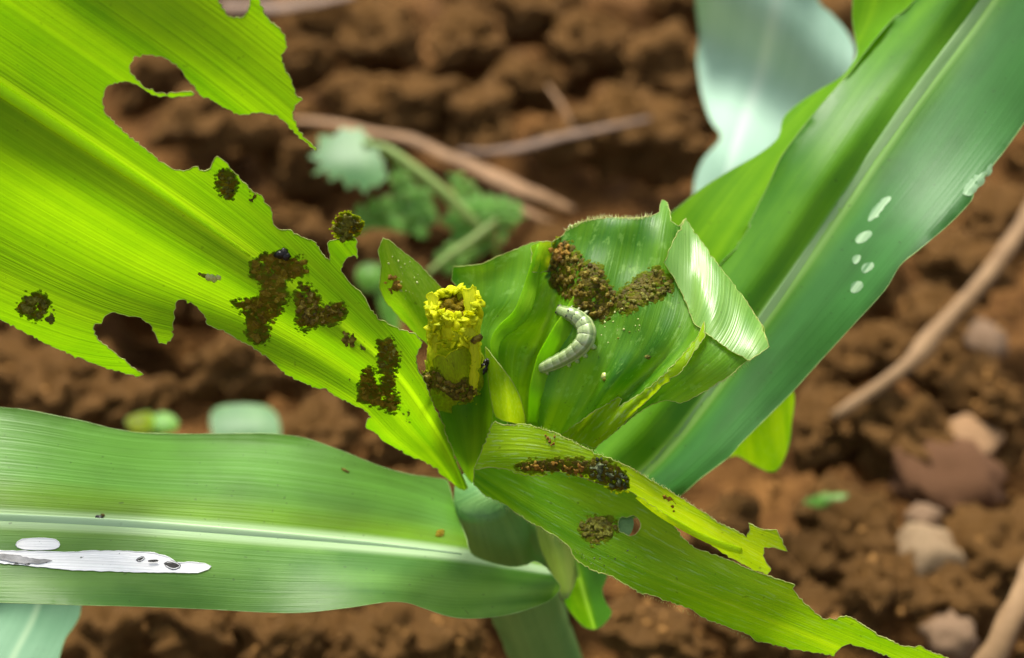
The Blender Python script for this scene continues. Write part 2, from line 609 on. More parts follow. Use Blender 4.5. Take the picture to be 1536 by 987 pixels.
M_F = leaf_mat("leaf_pale", (0.20, 0.38, 0.25), (0.34, 0.54, 0.40), (0.25, 0.5, 0.1), (0.4, 0.6, 0.2), tf=0.15, rough=0.68, spec=0.9, veins=40, bands=4, coat=0.2, mid=0.5, mid_col=(0.36, 0.52, 0.40), mid_w=0.05)
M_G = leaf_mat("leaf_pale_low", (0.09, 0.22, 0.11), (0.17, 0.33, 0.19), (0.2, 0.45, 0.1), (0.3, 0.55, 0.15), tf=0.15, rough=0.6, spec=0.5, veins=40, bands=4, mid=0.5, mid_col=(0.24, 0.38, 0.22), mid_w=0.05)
M_STEM = leaf_mat("stem_skin", (0.07, 0.20, 0.045), (0.16, 0.32, 0.08), (0.2, 0.4, 0.05), (0.3, 0.5, 0.08), tf=0.1, rough=0.45, spec=0.4, veins=30, bands=4)
M_STEM2 = leaf_mat("sheath_pale", (0.16, 0.26, 0.05), (0.30, 0.38, 0.10), (0.3, 0.5, 0.05), (0.4, 0.6, 0.08), tf=0.25, rough=0.5, spec=0.4, veins=18, bands=3)
M_RIB = leaf_mat("midrib_skin", (0.22, 0.42, 0.008), (0.32, 0.52, 0.015), (0.85, 1.0, 0.01), (0.95, 1.0, 0.02), tf=0.8, rough=0.45, spec=0.4, veins=6, bands=2, spots=0.1)
M_RIBD = leaf_mat("rib_skin_green", (0.19, 0.38, 0.004), (0.29, 0.48, 0.010), (0.45, 0.85, 0.005), (0.6, 0.95, 0.01), tf=0.6, rough=0.5, spec=0.2, veins=8, bands=2, spots=0.1)
M_FOLD = leaf_mat("leaf_pale_underside", (0.07, 0.25, 0.008), (0.27, 0.48, 0.085), (0.2, 0.55, 0.004), (0.45, 0.78, 0.02), tf=0.38, rough=0.40, spec=0.95, veins=130, bands=14, bw=2.6, spots=0.2)
M_RIBB = leaf_mat("midrib_whitish", (0.38, 0.57, 0.27), (0.46, 0.63, 0.36), (0.45, 0.7, 0.1), (0.6, 0.8, 0.2), tf=0.05, rough=0.5, spec=0.4, veins=4, bands=2, spots=0.1, bump=0.05)
M_RIBPALE = leaf_mat("midrib_pale", (0.20, 0.36, 0.12), (0.34, 0.50, 0.23), (0.45, 0.7, 0.1), (0.6, 0.8, 0.2), tf=0.2, rough=0.45, spec=0.12, veins=6, bands=2, spots=0.1)
M_WEED = leaf_mat("weed_green", (0.05, 0.20, 0.012), (0.15, 0.35, 0.03), (0.2, 0.5, 0.05), (0.35, 0.6, 0.08), tf=0.3, rough=0.5, spec=0.4, veins=10, bands=3)
M_WEEDPALE = leaf_mat("weed_pale", (0.045, 0.15, 0.038), (0.09, 0.22, 0.062), (0.15, 0.5, 0.1), (0.3, 0.6, 0.15), tf=0.25, rough=0.5, spec=0.4, veins=10, bands=3)
M_CUT = plain_mat("cut_leaf_edge", (0.24, 0.20, 0.04), (0.62, 0.72, 0.22), 420, 0.6, 0.3, trans=0.3, tcol=(0.6, 0.8, 0.2))
M_CUTG = plain_mat("leaf_margin", (0.22, 0.40, 0.10), (0.42, 0.55, 0.22), 500, 0.5, 0.4, trans=0.3, tcol=(0.5, 0.7, 0.15))
M_DEAD = leaf_mat("dead_tissue", (0.84, 0.81, 0.77), (0.98, 0.97, 0.95), (0.6, 0.6, 0.55), (0.9, 0.9, 0.85), tf=0.03, rough=0.6, spec=0.3, veins=110, bands=20, bw=1.6, spots=0.8)
M_DRYEDGE = plain_mat("dry_edge", (0.40, 0.36, 0.22), (0.75, 0.70, 0.58), 700, 0.7, 0.2)
M_SCAR = leaf_mat("scraped_leaf_skin", (0.06, 0.19, 0.06), (0.36, 0.52, 0.30), (0.3, 0.5, 0.1), (0.5, 0.7, 0.2), tf=0.2, rough=0.6, spec=0.3, veins=130, bands=25, bw=3.0)
M_MEMB = plain_mat("leaf_membrane", (0.045, 0.12, 0.022), (0.09, 0.18, 0.045), 400, 0.5, 0.4)
M_DEADG = plain_mat("torn_tissue", (0.22, 0.21, 0.20), (0.48, 0.46, 0.44), 300, 0.8, 0.2, bump=0.5)
M_FRASS = plain_mat("frass_brown", (0.1114, 0.0688, 0.0030), (0.3443, 0.2126, 0.0101), 900, 0.45, 0.2, bump=0.8, bdist=0.0004, coat=0.06, trans=0.3, tcol=(0.35, 0.22, 0.006))
M_FRASSD = plain_mat("frass_dark", (0.0429, 0.0292, 0.0020), (0.1658, 0.1073, 0.0078), 1000, 0.42, 0.2, bump=0.8, bdist=0.0004, coat=0.06, trans=0.15, tcol=(0.2, 0.12, 0.006))
M_FRASSO = plain_mat("frass_olive", (0.1053, 0.1141, 0.0053), (0.3335, 0.3159, 0.0193), 900, 0.45, 0.2, bump=0.8, bdist=0.0004, coat=0.06, trans=0.3, tcol=(0.35, 0.36, 0.015))
M_FRASSR = plain_mat("frass_rust", (0.1870, 0.0825, 0.0066), (0.3960, 0.2090, 0.0198), 800, 0.42, 0.35, bump=0.6, bdist=0.0003, coat=0.12, trans=0.25, tcol=(0.5, 0.25, 0.02))
M_SMEAR = plain_mat("frass_smear", (0.13, 0.11, 0.003), (0.30, 0.23, 0.008), 500, 0.6, 0.15, bump=0.8, bdist=0.0003, trans=0.65, tcol=(0.70, 0.58, 0.004))
M_SMEARD = plain_mat("frass_smear_dark", (0.0546, 0.0455, 0.0018), (0.1638, 0.1274, 0.0046), 500, 0.6, 0.2, bump=0.8, bdist=0.0003, trans=0.3, tcol=(0.25, 0.2, 0.004))
M_STAIN = plain_mat("chewed_stain", (0.10, 0.13, 0.003), (0.24, 0.27, 0.008), 500, 0.6, 0.15, bump=0.6, bdist=0.0003, trans=0.68, tcol=(0.62, 0.70, 0.003))
M_FRASSG = plain_mat("frass_grey_green", (0.02, 0.035, 0.012), (0.14, 0.18, 0.08), 1100, 0.35, 0.6, bump=0.8, bdist=0.0004, coat=0.12)


def mass_mat(name, stops, rough=0.45, trans=0.15, tcol=(0.3, 0.2, 0.005), scale=1500.0):
    """wet crumbly droppings: colours broken up grain by grain"""
    m, nt, out = new_mat(name)
    geo = N(nt, "ShaderNodeTexCoord").outputs["Object"]
    n1 = noise_n(nt, geo, scale, 3.0, 0.7)
    n2 = noise_n(nt, geo, scale * 0.28, 2.0, 0.5)
    col = ramp(nt, math_n(nt, 'ADD', math_n(nt, 'MULTIPLY', n1, 0.6), math_n(nt, 'MULTIPLY', n2, 0.4)), stops)
    bp = N(nt, "ShaderNodeBump")
    bp.inputs["Strength"].default_value = 0.9
    bp.inputs["Distance"].default_value = 0.0004
    nt.links.new(noise_n(nt, geo, scale * 2.2, 3.0, 0.7), bp.inputs["Height"])
    p = N(nt, "ShaderNodeBsdfPrincipled")
    nt.links.new(col, p.inputs["Base Color"])
    p.inputs["Roughness"].default_value = rough
    p.inputs["Specular IOR Level"].default_value = 0.3
    nt.links.new(bp.outputs[0], p.inputs["Normal"])
    tr = N(nt, "ShaderNodeBsdfTranslucent")
    tr.inputs[0].default_value = (*tcol, 1)
    mx = N(nt, "ShaderNodeMixShader")
    mx.inputs[0].default_value = trans
    nt.links.new(p.outputs[0], mx.inputs[1])
    nt.links.new(tr.outputs[0], mx.inputs[2])
    nt.links.new(mx.outputs[0], out.inputs[0])
    return m


MASS = {
    "frass_brown": mass_mat("frass_brown_mass", [(0.34, (0.07, 0.048, 0.002)), (0.42, (0.21, 0.145, 0.005)), (0.52, (0.36, 0.26, 0.010)), (0.60, (0.48, 0.40, 0.022)), (0.68, (0.8, 0.72, 0.18))], trans=0.55, tcol=(0.70, 0.52, 0.006)),
    "frass_dark": mass_mat("frass_dark_mass", [(0.34, (0.022, 0.015, 0.002)), (0.44, (0.10, 0.07, 0.004)), (0.53, (0.22, 0.16, 0.008)), (0.61, (0.38, 0.31, 0.03)), (0.69, (0.75, 0.68, 0.24))], trans=0.36, tcol=(0.45, 0.32, 0.006)),
    "frass_olive": mass_mat("frass_olive_mass", [(0.32, (0.035, 0.035, 0.003)), (0.45, (0.11, 0.105, 0.006)), (0.55, (0.22, 0.215, 0.014)), (0.64, (0.33, 0.34, 0.05)), (0.74, (0.62, 0.62, 0.22))], trans=0.3, tcol=(0.4, 0.4, 0.01)),
    "frass_rust": mass_mat("frass_rust_mass", [(0.32, (0.08, 0.035, 0.003)), (0.45, (0.24, 0.115, 0.008)), (0.56, (0.40, 0.215, 0.014)), (0.66, (0.52, 0.38, 0.06)), (0.76, (0.7, 0.62, 0.25))], trans=0.25, tcol=(0.5, 0.25, 0.01)),
    "frass_grey_green": mass_mat("frass_grey_mass", [(0.34, (0.010, 0.016, 0.006)), (0.46, (0.045, 0.06, 0.02)), (0.56, (0.12, 0.15, 0.055)), (0.65, (0.25, 0.28, 0.13)), (0.75, (0.6, 0.62, 0.4))], trans=0.1),
}
CLOUD = bpy.data.textures.new("crumb_clouds", 'CLOUDS')
CLOUD.noise_scale = 0.0006
CLOUD.noise_depth = 3


def make_mass(o, voxel=0.00013, amp=0.00045):
    """melt the heaped grains of a pile into one crumbly body"""
    r = o.modifiers.new("melt", 'REMESH')
    r.mode = 'VOXEL'
    r.voxel_size = voxel
    r.use_smooth_shade = True
    d = o.modifiers.new("crumble", 'DISPLACE')
    d.texture = CLOUD
    d.texture_coords = 'LOCAL'
    d.strength = amp
    d.mid_level = 0.55


M_CRUMB = plain_mat("leaf_crumb", (0.30, 0.36, 0.05), (0.55, 0.58, 0.2), 900, 0.4, 0.5, coat=0.5)
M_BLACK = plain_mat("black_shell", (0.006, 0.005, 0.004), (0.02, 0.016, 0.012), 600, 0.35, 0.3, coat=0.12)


# ------------------------------------------------------------------ ground
def soil_h(x, y):
    v = Vector((x, y, 0))
    return 0.016 * noise.fractal(v * 26, 1.0, 2.1, 4) + 0.012 * noise.noise(v * 9 + Vector((3, 1, 0))) - 0.055


def build_ground():
    xs = np.concatenate([-np.geomspace(400, 0.56, 22), np.linspace(-0.55, 0.55, 190), np.geomspace(0.56, 400, 22)])
    ys = np.concatenate([-np.geomspace(400, 0.1, 20), np.linspace(-0.05, 1.0, 180), np.geomspace(1.02, 400, 22)])
    verts = []
    for y in ys:
        for x in xs:
            near = max(0.0, 1 - max(abs(x) - 0.9, y - 1.4, -y - 0.3, 0) / 2)
            verts.append((x, y, soil_h(x, y) * near - 0.055 * (1 - near)))
    nx = len(xs)
    faces = [(j * nx + i, j * nx + i + 1, (j + 1) * nx + i + 1, (j + 1) * nx + i) for j in range(len(ys) - 1) for i in range(nx - 1)]
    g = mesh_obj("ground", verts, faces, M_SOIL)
    tag(g, "reddish brown tilled soil under the maize plants", kind='structure')
    return g


GROUND = build_ground()


def clod_mesh(name, seed, sub=3, rough=0.5, mat=M_CLOD):
    bm = bmesh.new()
    bmesh.ops.create_icosphere(bm, subdivisions=sub, radius=1.0)
    o = Vector((seed * 3.1, seed * 1.7, seed * 0.9))
    for v in bm.verts:
        d = v.co.normalized()
        r = 1 + rough * noise.fractal(d * 1.6 + o, 0.5, 2.2, 8)
        v.co = d * r
    me = bpy.data.meshes.new(name)
    bm.to_mesh(me)
    bm.free()
    me.materials.append(mat)
    me.polygons.foreach_set("use_smooth", [True] * len(me.polygons))
    return me


CLODS = [clod_mesh("soil_clod", i + 1, 4) for i in range(9)]


def put_clod(x, y, z, r, sq=0.75):
    o = bpy.data.objects.new("soil_clod", random.choice(CLODS))
    o.location = (x, y, z)
    o.scale = (r * random.uniform(0.85, 1.2), r * random.uniform(0.8, 1.1), r * sq)
    o.rotation_euler = (random.uniform(-0.5, 0.5), random.uniform(-0.5, 0.5), random.uniform(0, 6.28))
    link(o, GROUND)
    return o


big = [(600, 165, 66), (722, 178, 56), (570, 62, 60), (700, 70, 56), (890, 70, 58), (955, 205, 78), (990, 100, 66), (455, 95, 48), (300, 180, 60), (228, 120, 46),
       (100, 595, 74), (205, 610, 56), (355, 560, 62), (470, 655, 60), (590, 665, 44), (150, 955, 84), (300, 935, 80), (425, 965, 74), (570, 965, 66),
       (670, 955, 50), (1255, 765, 56), (1190, 850, 62), (1290, 800, 60), (1310, 885, 74), (1490, 840, 84), (1240, 640, 62), (1340, 655, 78),
       (1470, 600, 64), (1410, 480, 54), (1440, 400, 62), (1510, 330, 56), (1330, 525, 56), (1140, 935, 74), (1000, 965, 58), (950, 935, 46), (850, 215, 44),
       (790, 130, 48), (530, 140, 40), (1010, 230, 50), (380, 190, 40), (1060, 640, 40), (640, 330, 50), (560, 380, 50), (1250, 550, 52), (1420, 560, 50), (1090, 790, 50),
       (350, 20, 60), (480, 40, 60), (800, 20, 60), (1260, 40, 50), (1400, 660, 50), (1200, 940, 60), (1420, 900, 60), (20, 560, 60)]
placed = []
for px, py, r in big:
    p, d = ground_at(px, py, 0.004)
    rr = r * K * d * 0.95
    placed.append((p.x, p.y, rr))
    put_clod(p.x, p.y, 0.002 + rr * 0.12, rr, 0.8)
tries = 0
while len(placed) < 230 and tries < 20000:
    tries += 1
    px, py = random.uniform(-160, 1700), random.uniform(-120, 1080)
    p, d = ground_at(px, py, 0.0)
    r = random.choice([0.006, 0.008, 0.010, 0.013, 0.016])
    if any((p.x - a) ** 2 + (p.y - b) ** 2 < ((r + c) * 0.72) ** 2 for a, b, c in placed):
        continue
    placed.append((p.x, p.y, r))
    put_clod(p.x, p.y, -0.034 + random.uniform(0, 0.022), r, random.uniform(0.65, 0.95))

# loose crumbs of soil nobody could count
cv, cf = [], []
for i in range(2200):
    px, py = random.uniform(-100, 1640), random.uniform(-80, 1060)
    p, d = ground_at(px, py, 0.0)
    r = 0.0008 + 0.0030 * random.random() ** 2.5
    z = soil_h(p.x, p.y) + r * 0.5
    b = len(cv)
    for dx, dy, dz in ((1, 0, 0), (-1, 0, 0), (0, 1, 0), (0, -1, 0), (0, 0, 1), (0, 0, -1)):
        cv.append((p.x + dx * r * random.uniform(.7, 1.2), p.y + dy * r * random.uniform(.7, 1.2), z + dz * r * random.uniform(.6, 1)))
    for a, c, e in ((0, 2, 4), (2, 1, 4), (1, 3, 4), (3, 0, 4), (2, 0, 5), (1, 2, 5), (3, 1, 5), (0, 3, 5)):
        cf.append((b + a, b + c, b + e))
CREG = [o for o in GROUND.children]
for i in range(6500):
    o = random.choice(CREG)
    a, e = random.uniform(0, 6.28), random.uniform(0.05, 1.5)
    q = Vector((math.cos(a) * math.cos(e) * o.scale.x, math.sin(a) * math.cos(e) * o.scale.y, math.sin(e) * o.scale.z)) * random.uniform(.82, 1.02)
    q.rotate(o.rotation_euler)
    q += o.location
    r = 0.0005 + 0.0017 * random.random() ** 3
    b = len(cv)
    for dx, dy, dz in ((1, 0, 0), (-1, 0, 0), (0, 1, 0), (0, -1, 0), (0, 0, 1), (0, 0, -1)):
        cv.append((q.x + dx * r * random.uniform(.7, 1.2), q.y + dy * r * random.uniform(.7, 1.2), q.z + dz * r * random.uniform(.6, 1)))
    for a, c, e in ((0, 2, 4), (2, 1, 4), (1, 3, 4), (3, 0, 4), (2, 0, 5), (1, 2, 5), (3, 1, 5), (0, 3, 5)):
        cf.append((b + a, b + c, b + e))
tag(mesh_obj("soil_crumbs", cv, cf, M_CLOD), "loose brown soil crumbs scattered over the tilled ground", kind='stuff')


def stone(name, px, py, r, mat, label, cat, sq=0.7, seed=3, rough=0.3, sx=1.0):
    p, d = ground_at(px, py, 0.006)
    rr = r * K * d
    o = bpy.data.objects.new(name, clod_mesh(name, seed, 3, rough, mat))
    o.location = (p.x, p.y, 0.006)
    o.scale = (rr * sx, rr, rr * sq)
    o.rotation_euler = (0.15, 0.1, seed)
    link(o)
    return tag(o, label, cat)


stone("pale_stone", 1392, 835, 54, M_STONE, "pale beige rounded stone half buried in soil right of the leaf tip", "stone", 0.8, 21, 0.28, 1.05)
stone("pebble", 1388, 778, 26, M_STONE2, "small greyish pink pebble just behind the pale beige stone", "pebble", 0.8, 22)
stone("pebble", 1425, 955, 38, M_STONE2, "pinkish grey pebble beside the dry stalk at the lower right corner", "pebble", 0.8, 23)
stone("pebble", 1478, 508, 28, M_STONE2, "flat pinkish grey pebble just right of the thin dry twig", "pebble", 0.5, 24, 0.2, 1.4)
stone("earth_clod", 1420, 715, 70, M_PURPLE, "dull purplish lump of earth with a flat smooth face", "clod", 0.45, 25, 0.35, 1.2)
stone("earth_clod", 1455, 658, 40, M_TANCLOD, "tan flat topped lump of earth above the purplish lump", "clod", 0.35, 26, 0.3, 1.5)


# ------------------------------------------------------------------ dry litter
def strand(name, pts, mat, label, cat, flat=0.45, lift=0.014, n=26, wob=0.25):
    W, R = [], []
    for px, py, r, z in [tuple(c) for c in catmull([(a, b, r, z) for a, b, r, z in pts], n)]:
        p, d = ground_at(px, py, z)
        W.append(p)
        R.append(max(r, 0.5) * 0.85 * K * d)
    o = tube(name, W, R, mat, seg=10, flat=flat, up=Vector((0, 0, 1)), wob=wob)
    return tag(o, label, cat)


strand("dry_twig", [(1250, 625, 9, .018), (1310, 585, 12, .022), (1365, 545, 14, .026), (1390, 515, 19, .027), (1425, 475, 15, .03), (1480, 415, 15, .034),
                    (1530, 345, 14, .036), (1570, 270, 13, .036)], M_TWIG, "thin pale brown twig slanting across the soil right of the broad leaf", "twig", flat=0.9)
strand("dry_leaf_strip", [(440, 180, 7, .022), (500, 186, 12, .026), (560, 200, 12, .028), (615, 209, 13, .03), (666, 233, 14, .03), (712, 252, 17, .03), (760, 276, 22, .03),
                          (809, 296, 19, .028), (862, 315, 7, .024)], M_STRAW, "light brown dry leaf strip lying on soil behind the weed seedling", "dry leaf")
strand("dry_leaf_strip", [(712, 256, 6, .026), (745, 282, 9, .026), (780, 312, 11, .026), (812, 328, 9, .024), (830, 331, 4, .022)], M_STRAW, "short split piece of dry leaf ending behind the curled leaf", "dry leaf")
strand("dry_stalk", [(690, 226, 6, .02), (735, 228, 9, .024), (785, 222, 12, .026), (835, 208, 11, .028), (900, 194, 9, .028), (975, 178, 6, .026)], M_STRAW2, "grey brown dry stalk lying on the soil above the light brown strip", "stalk")
strand("dry_stalk", [(822, 130, 3, .03), (838, 152, 4, .032), (852, 176, 4, .03), (862, 200, 3, .026)], M_STRAW, "very thin upright dry stem touching the grey brown stalk", "stem", flat=1)
strand("dry_leaf_flake", [(330, 10, 20, .02), (410, 12, 20, .024), (470, 4, 17, .024), (530, -8, 10, .02)], M_STRAW2, "pale brown dry leaf flake behind the chewed tip of the bright leaf", "dry leaf", flat=0.25)
strand("dry_stalk", [(1475, 1010, 26, .03), (1500, 960, 22, .036), (1530, 900, 22, .04), (1560, 830, 20, .04)], M_TWIG, "thick tan dry stalk cut off at the lower right corner", "stalk", flat=0.7)

# ------------------------------------------------------------------ weeds between the clods
WEED_D = 0.47


def flat_leaf(name, poly, d, mat, slope=0.35, cup=0.004, dens=9):
    q = np.array(poly)
    x0, y0 = q.min(0) - 4
    x1, y1 = q.max(0) + 4
    h = (y1 - y0) * K * d * slope
    gs = []
    for i in range(5):
        t = i / 4
        x = x0 + (x1 - x0) * t
        c = cup * (1 - (2 * t - 1) ** 2)
        gs.append([(x, y1, d - h / 2 + c), (x, (y0 + y1) / 2, d + c * 0.4), (x, y0, d + h / 2 + c)])
    o, s = blade(name, Sheet(gs, ns=20, nt=15), poly, [mat, M_CUTG], None, rim=0.0001, dens=dens)
    return o


z8 = lambda pts: zz(420, 100, 3.083, pts)
weed = empty("weed_seedling", ground_at(640, 330, 0)[0], "young weed seedling with a pale lobed leaf and feathery green leaves", "weed")
lobed = (lambda L: [(a + (a - 527) * (0.14 if i % 2 else -0.10), b + (b - 239) * (0.14 if i % 2 else -0.10)) for i, (a, b) in enumerate(L)])(z8([(160, 380), (200, 330), (240, 310), (290, 300), (330, 280), (370, 300), (400, 310), (410, 345), (405, 375), (440, 380), (470, 410), (465, 440), (492, 470), (478, 500), (484, 540), (440, 540), (425, 562), (385, 570),
            (355, 545), (315, 552), (280, 515), (240, 520), (215, 490), (170, 490), (180, 450), (155, 420)]))
put_under(flat_leaf("leaf", smooth_poly(lobed), 0.462, M_WEEDPALE, cup=0.006, slope=0.7), weed)
o = ptube("stem", [(545, 215, .468, 5), (575, 222, .468, 7), (602, 240, .467, 9), (663, 287, .465, 9), (705, 328, .465, 8), (730, 350, .468, 6), (750, 390, .48, 5)], M_STEM2)
put_under(o, weed)


def feather(path, w, mat, d, n=9, lean=0.7):
    """pinnate weed leaf: a stalk with paired leaflets"""
    C = catmull(path, n * 2)
    ob = ptube("leaf", [(c[0], c[1], d, 3) for c in C], mat, n=16)
    put_under(ob, weed)
    for i in range(n):
        c = C[min(int((i + 0.7) / n * len(C)), len(C) - 2)]
        t = C[min(int((i + 0.7) / n * len(C)) + 1, len(C) - 1)] - c
        t = t[:2] / max(np.linalg.norm(t[:2]), 1e-6)
        nn = np.array([-t[1], t[0]])
        ww = w * (0.55 + 0.45 * math.sin(math.pi * (i + 1) / (n + 1)))
        for sgn in (-1, 1):
            a = c[:2] + t * 2
            dirv = nn * sgn * lean + t * 0.55
            dirv /= np.linalg.norm(dirv)
            pn = np.array([-dirv[1], dirv[0]])
            poly = [a, a + dirv * ww * 0.35 + pn * ww * 0.24, a + dirv * ww * 0.75 + pn * ww * 0.2, a + dirv * ww, a + dirv * ww * 0.7 - pn * ww * 0.22, a + dirv * ww * 0.3 - pn * ww * 0.2]
            lf = flat_leaf("leaflet", smooth_poly([tuple(p) for p in poly]), d + random.uniform(-0.004, 0.004), mat, cup=0.001, dens=6)
            lf.parent = ob
            lf.matrix_parent_inverse = Matrix.Identity(4)


feather([(520, 350), (545, 328), (580, 320), (615, 325), (640, 338)], 34, M_WEED, .470)
feather([(592, 250), (604, 278), (618, 306), (640, 335)], 28, M_WEED, .472, n=7)
feather([(640, 275), (634, 300), (640, 330)], 22, M_WEED, .475, n=5)
feather([(790, 326), (755, 318), (715, 322), (680, 342)], 36, M_WEED, .468, n=8)
feather([(770, 345), (735, 352), (700, 372), (665, 396)], 30, M_WEED, .47, n=7)
feather([(672, 262), (690, 275), (706, 300), (715, 325)], 24, M_WEED, .475, n=6)
o = ptube("stem", [(640, 412, .46, 4), (672, 386, .462, 6), (712, 358, .464, 7), (745, 330, .466, 5)], M_STEM2)
put_under(o, weed)
put_under(flat_leaf("leaf", smooth_poly(z8([(350, 960), (380, 915), (430, 905), (470, 930), (465, 985), (430, 1040), (380, 1030)])), .46, M_WEED), weed)
put_under(flat_leaf("leaf", smooth_poly([(560, 402), (580, 396), (590, 420), (600, 470), (596, 500), (575, 480), (565, 440)]), .46, M_WEED), weed)

z7 = lambda pts: zz(0, 580, 2.425, pts)
w2 = empty("weed_seedling", ground_at(370, 640, 0)[0], "small pale green weed leaf behind the lower left maize leaf", "weed")
put_under(flat_leaf("leaf", smooth_poly([(316, 622), (330, 609), (372, 606), (405, 612), (418, 630), (420, 652), (412, 668), (330, 668), (318, 648)]), .445, M_WEEDPALE, slope=0.9), w2)
put_under(ptube("stem", [(368, 640, .448, 4), (372, 690, .449, 4), (374, 720, .451, 4)], M_STEM2), w2)
w3 = empty("weed_seedling", ground_at(225, 640, 0)[0], "tiny yellowish green weed sprout left of the pale weed leaf", "weed")
put_under(flat_leaf("leaf", smooth_poly([(188, 632), (200, 622), (225, 618), (232, 632), (224, 646), (200, 648)]), .445, M_RIB, slope=0.9), w3)
put_under(flat_leaf("leaf", smooth_poly([(226, 634), (240, 618), (260, 624), (268, 636), (258, 648), (236, 648)]), .447, M_WEED, slope=0.9), w3)
put_under(ptube("stem", [(226, 640, .448, 4), (228, 690, .449, 4), (229, 720, .451, 4)], M_STEM2), w3)
w4 = empty("weed_seedling", ground_at(1240, 745, 0)[0], "faint dark green weed sprout in the shaded soil right of centre", "weed")
put_under(flat_leaf("leaf", smooth_poly([(1205, 752), (1230, 742), (1262, 733), (1276, 738), (1260, 750), (1228, 760)]), .43, M_WEED, slope=0.9), w4)
put_under(ptube("stem", [(1240, 748, .43, 3), (1243, 775, .435, 3), (1244, 800, .44, 3)], M_STEM2), w4)


# ------------------------------------------------------------------ neighbouring maize leaves
def margins(center):
    """center: (px, py, d, wplus, wminus, dplus, dminus) -> three guides minus edge, centre, plus edge"""
    C = np.array(center, float)
    T = np.gradient(C[:, :2], axis=0)
    T /= np.linalg.norm(T, axis=1)[:, None]
    Nn = np.stack([-T[:, 1], T[:, 0]], 1)
    gp = [(c[0] + n[0] * c[3], c[1] + n[1] * c[3], c[2] + c[5]) for c, n in zip(C, Nn)]
    gm = [(c[0] - n[0] * c[4], c[1] - n[1] * c[4], c[2] + c[6]) for c, n in zip(C, Nn)]
    return [gm, [tuple(c[:3]) for c in C], gp]


z1 = lambda pts: zz(1000, 0, 2.8657, pts)
F_poly = z1([(135, -220), (125, 0), (140, 150), (130, 250), (150, 400), (190, 520), (232, 590), (160, 680), (125, 760), (118, 850), (150, 980), (300, 980), (440, 760), (560, 620), (700, 430), (790, 330), (808, 250), (806, 200), (770, 130), (700, 50), (650, 0), (560, -220)])
Fs = Sheet(margins([(1070, 360, .395, 100, 100, .010, .008), (1100, 230, .405, 110, 90, -.004, .014), (1140, 110, .410, 150, 110, -.012, .018), (1165, 0, .405, 130, 130, -.004, .018), (1180, -100, .395, 130, 130, 0, .018)]),
           rip=lambda s, t: 0.003 * np.sin(s * 13 + t * 3))
nb = empty("maize_plant", at(1090, 420, .47), "neighbouring maize plant with a broad pale bluish leaf behind the right leaf", "maize plant")
o, _ = blade("leaf", Fs, smooth_poly(F_poly), [M_F, M_CUTG], None, dens=14)
put_under(o, nb)
put_under(ptube("stem", [(1075, 300, .402, 20), (1080, 380, .42, 26), (1090, 460, .45, 28), (1095, 520, .485, 30)], M_STEM), nb)

G_poly = [(-60, 860), (60, 860), (124, 880), (122, 907), (119, 925), (108, 944), (98, 958), (88, 990), (70, 1060), (-60, 1060)]
Gs = Sheet(margins([(75, 800, .31, 70, 70, 0, 0), (58, 905, .315, 66, 70, .004, -.004), (20, 985, .31, 70, 70, .004, -.004), (-25, 1080, .30, 70, 70, 0, 0)]))
nb2 = empty("maize_plant", at(40, 1000, .40), "neighbouring maize plant showing one pale leaf under the lower left maize leaf", "maize plant")
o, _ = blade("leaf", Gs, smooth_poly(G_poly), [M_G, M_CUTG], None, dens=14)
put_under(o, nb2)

# ------------------------------------------------------------------ the damaged maize plant
base, _ = ground_at(845, 1130, 0)
PLANT = empty("maize_plant", (base.x, base.y, 0), "maize plant in focus with its leaves chewed ragged round the central whorl", "maize plant")


def part(o):
    return put_under(o, PLANT)


def sub(o, par):
    o.parent = par
    o.matrix_parent_inverse = Matrix.Identity(4)
    return o


# stem and sheaths
part(ptube("stem", [(724, 735, .287, 44), (742, 785, .296, 60), (765, 845, .305, 58), (795, 926, .322, 54), (820, 990, .336, 52), (850, 1080, .36, 50), (862, 1200, .39, 50)], M_STEM, n=40, seg=28, wob=0.06))

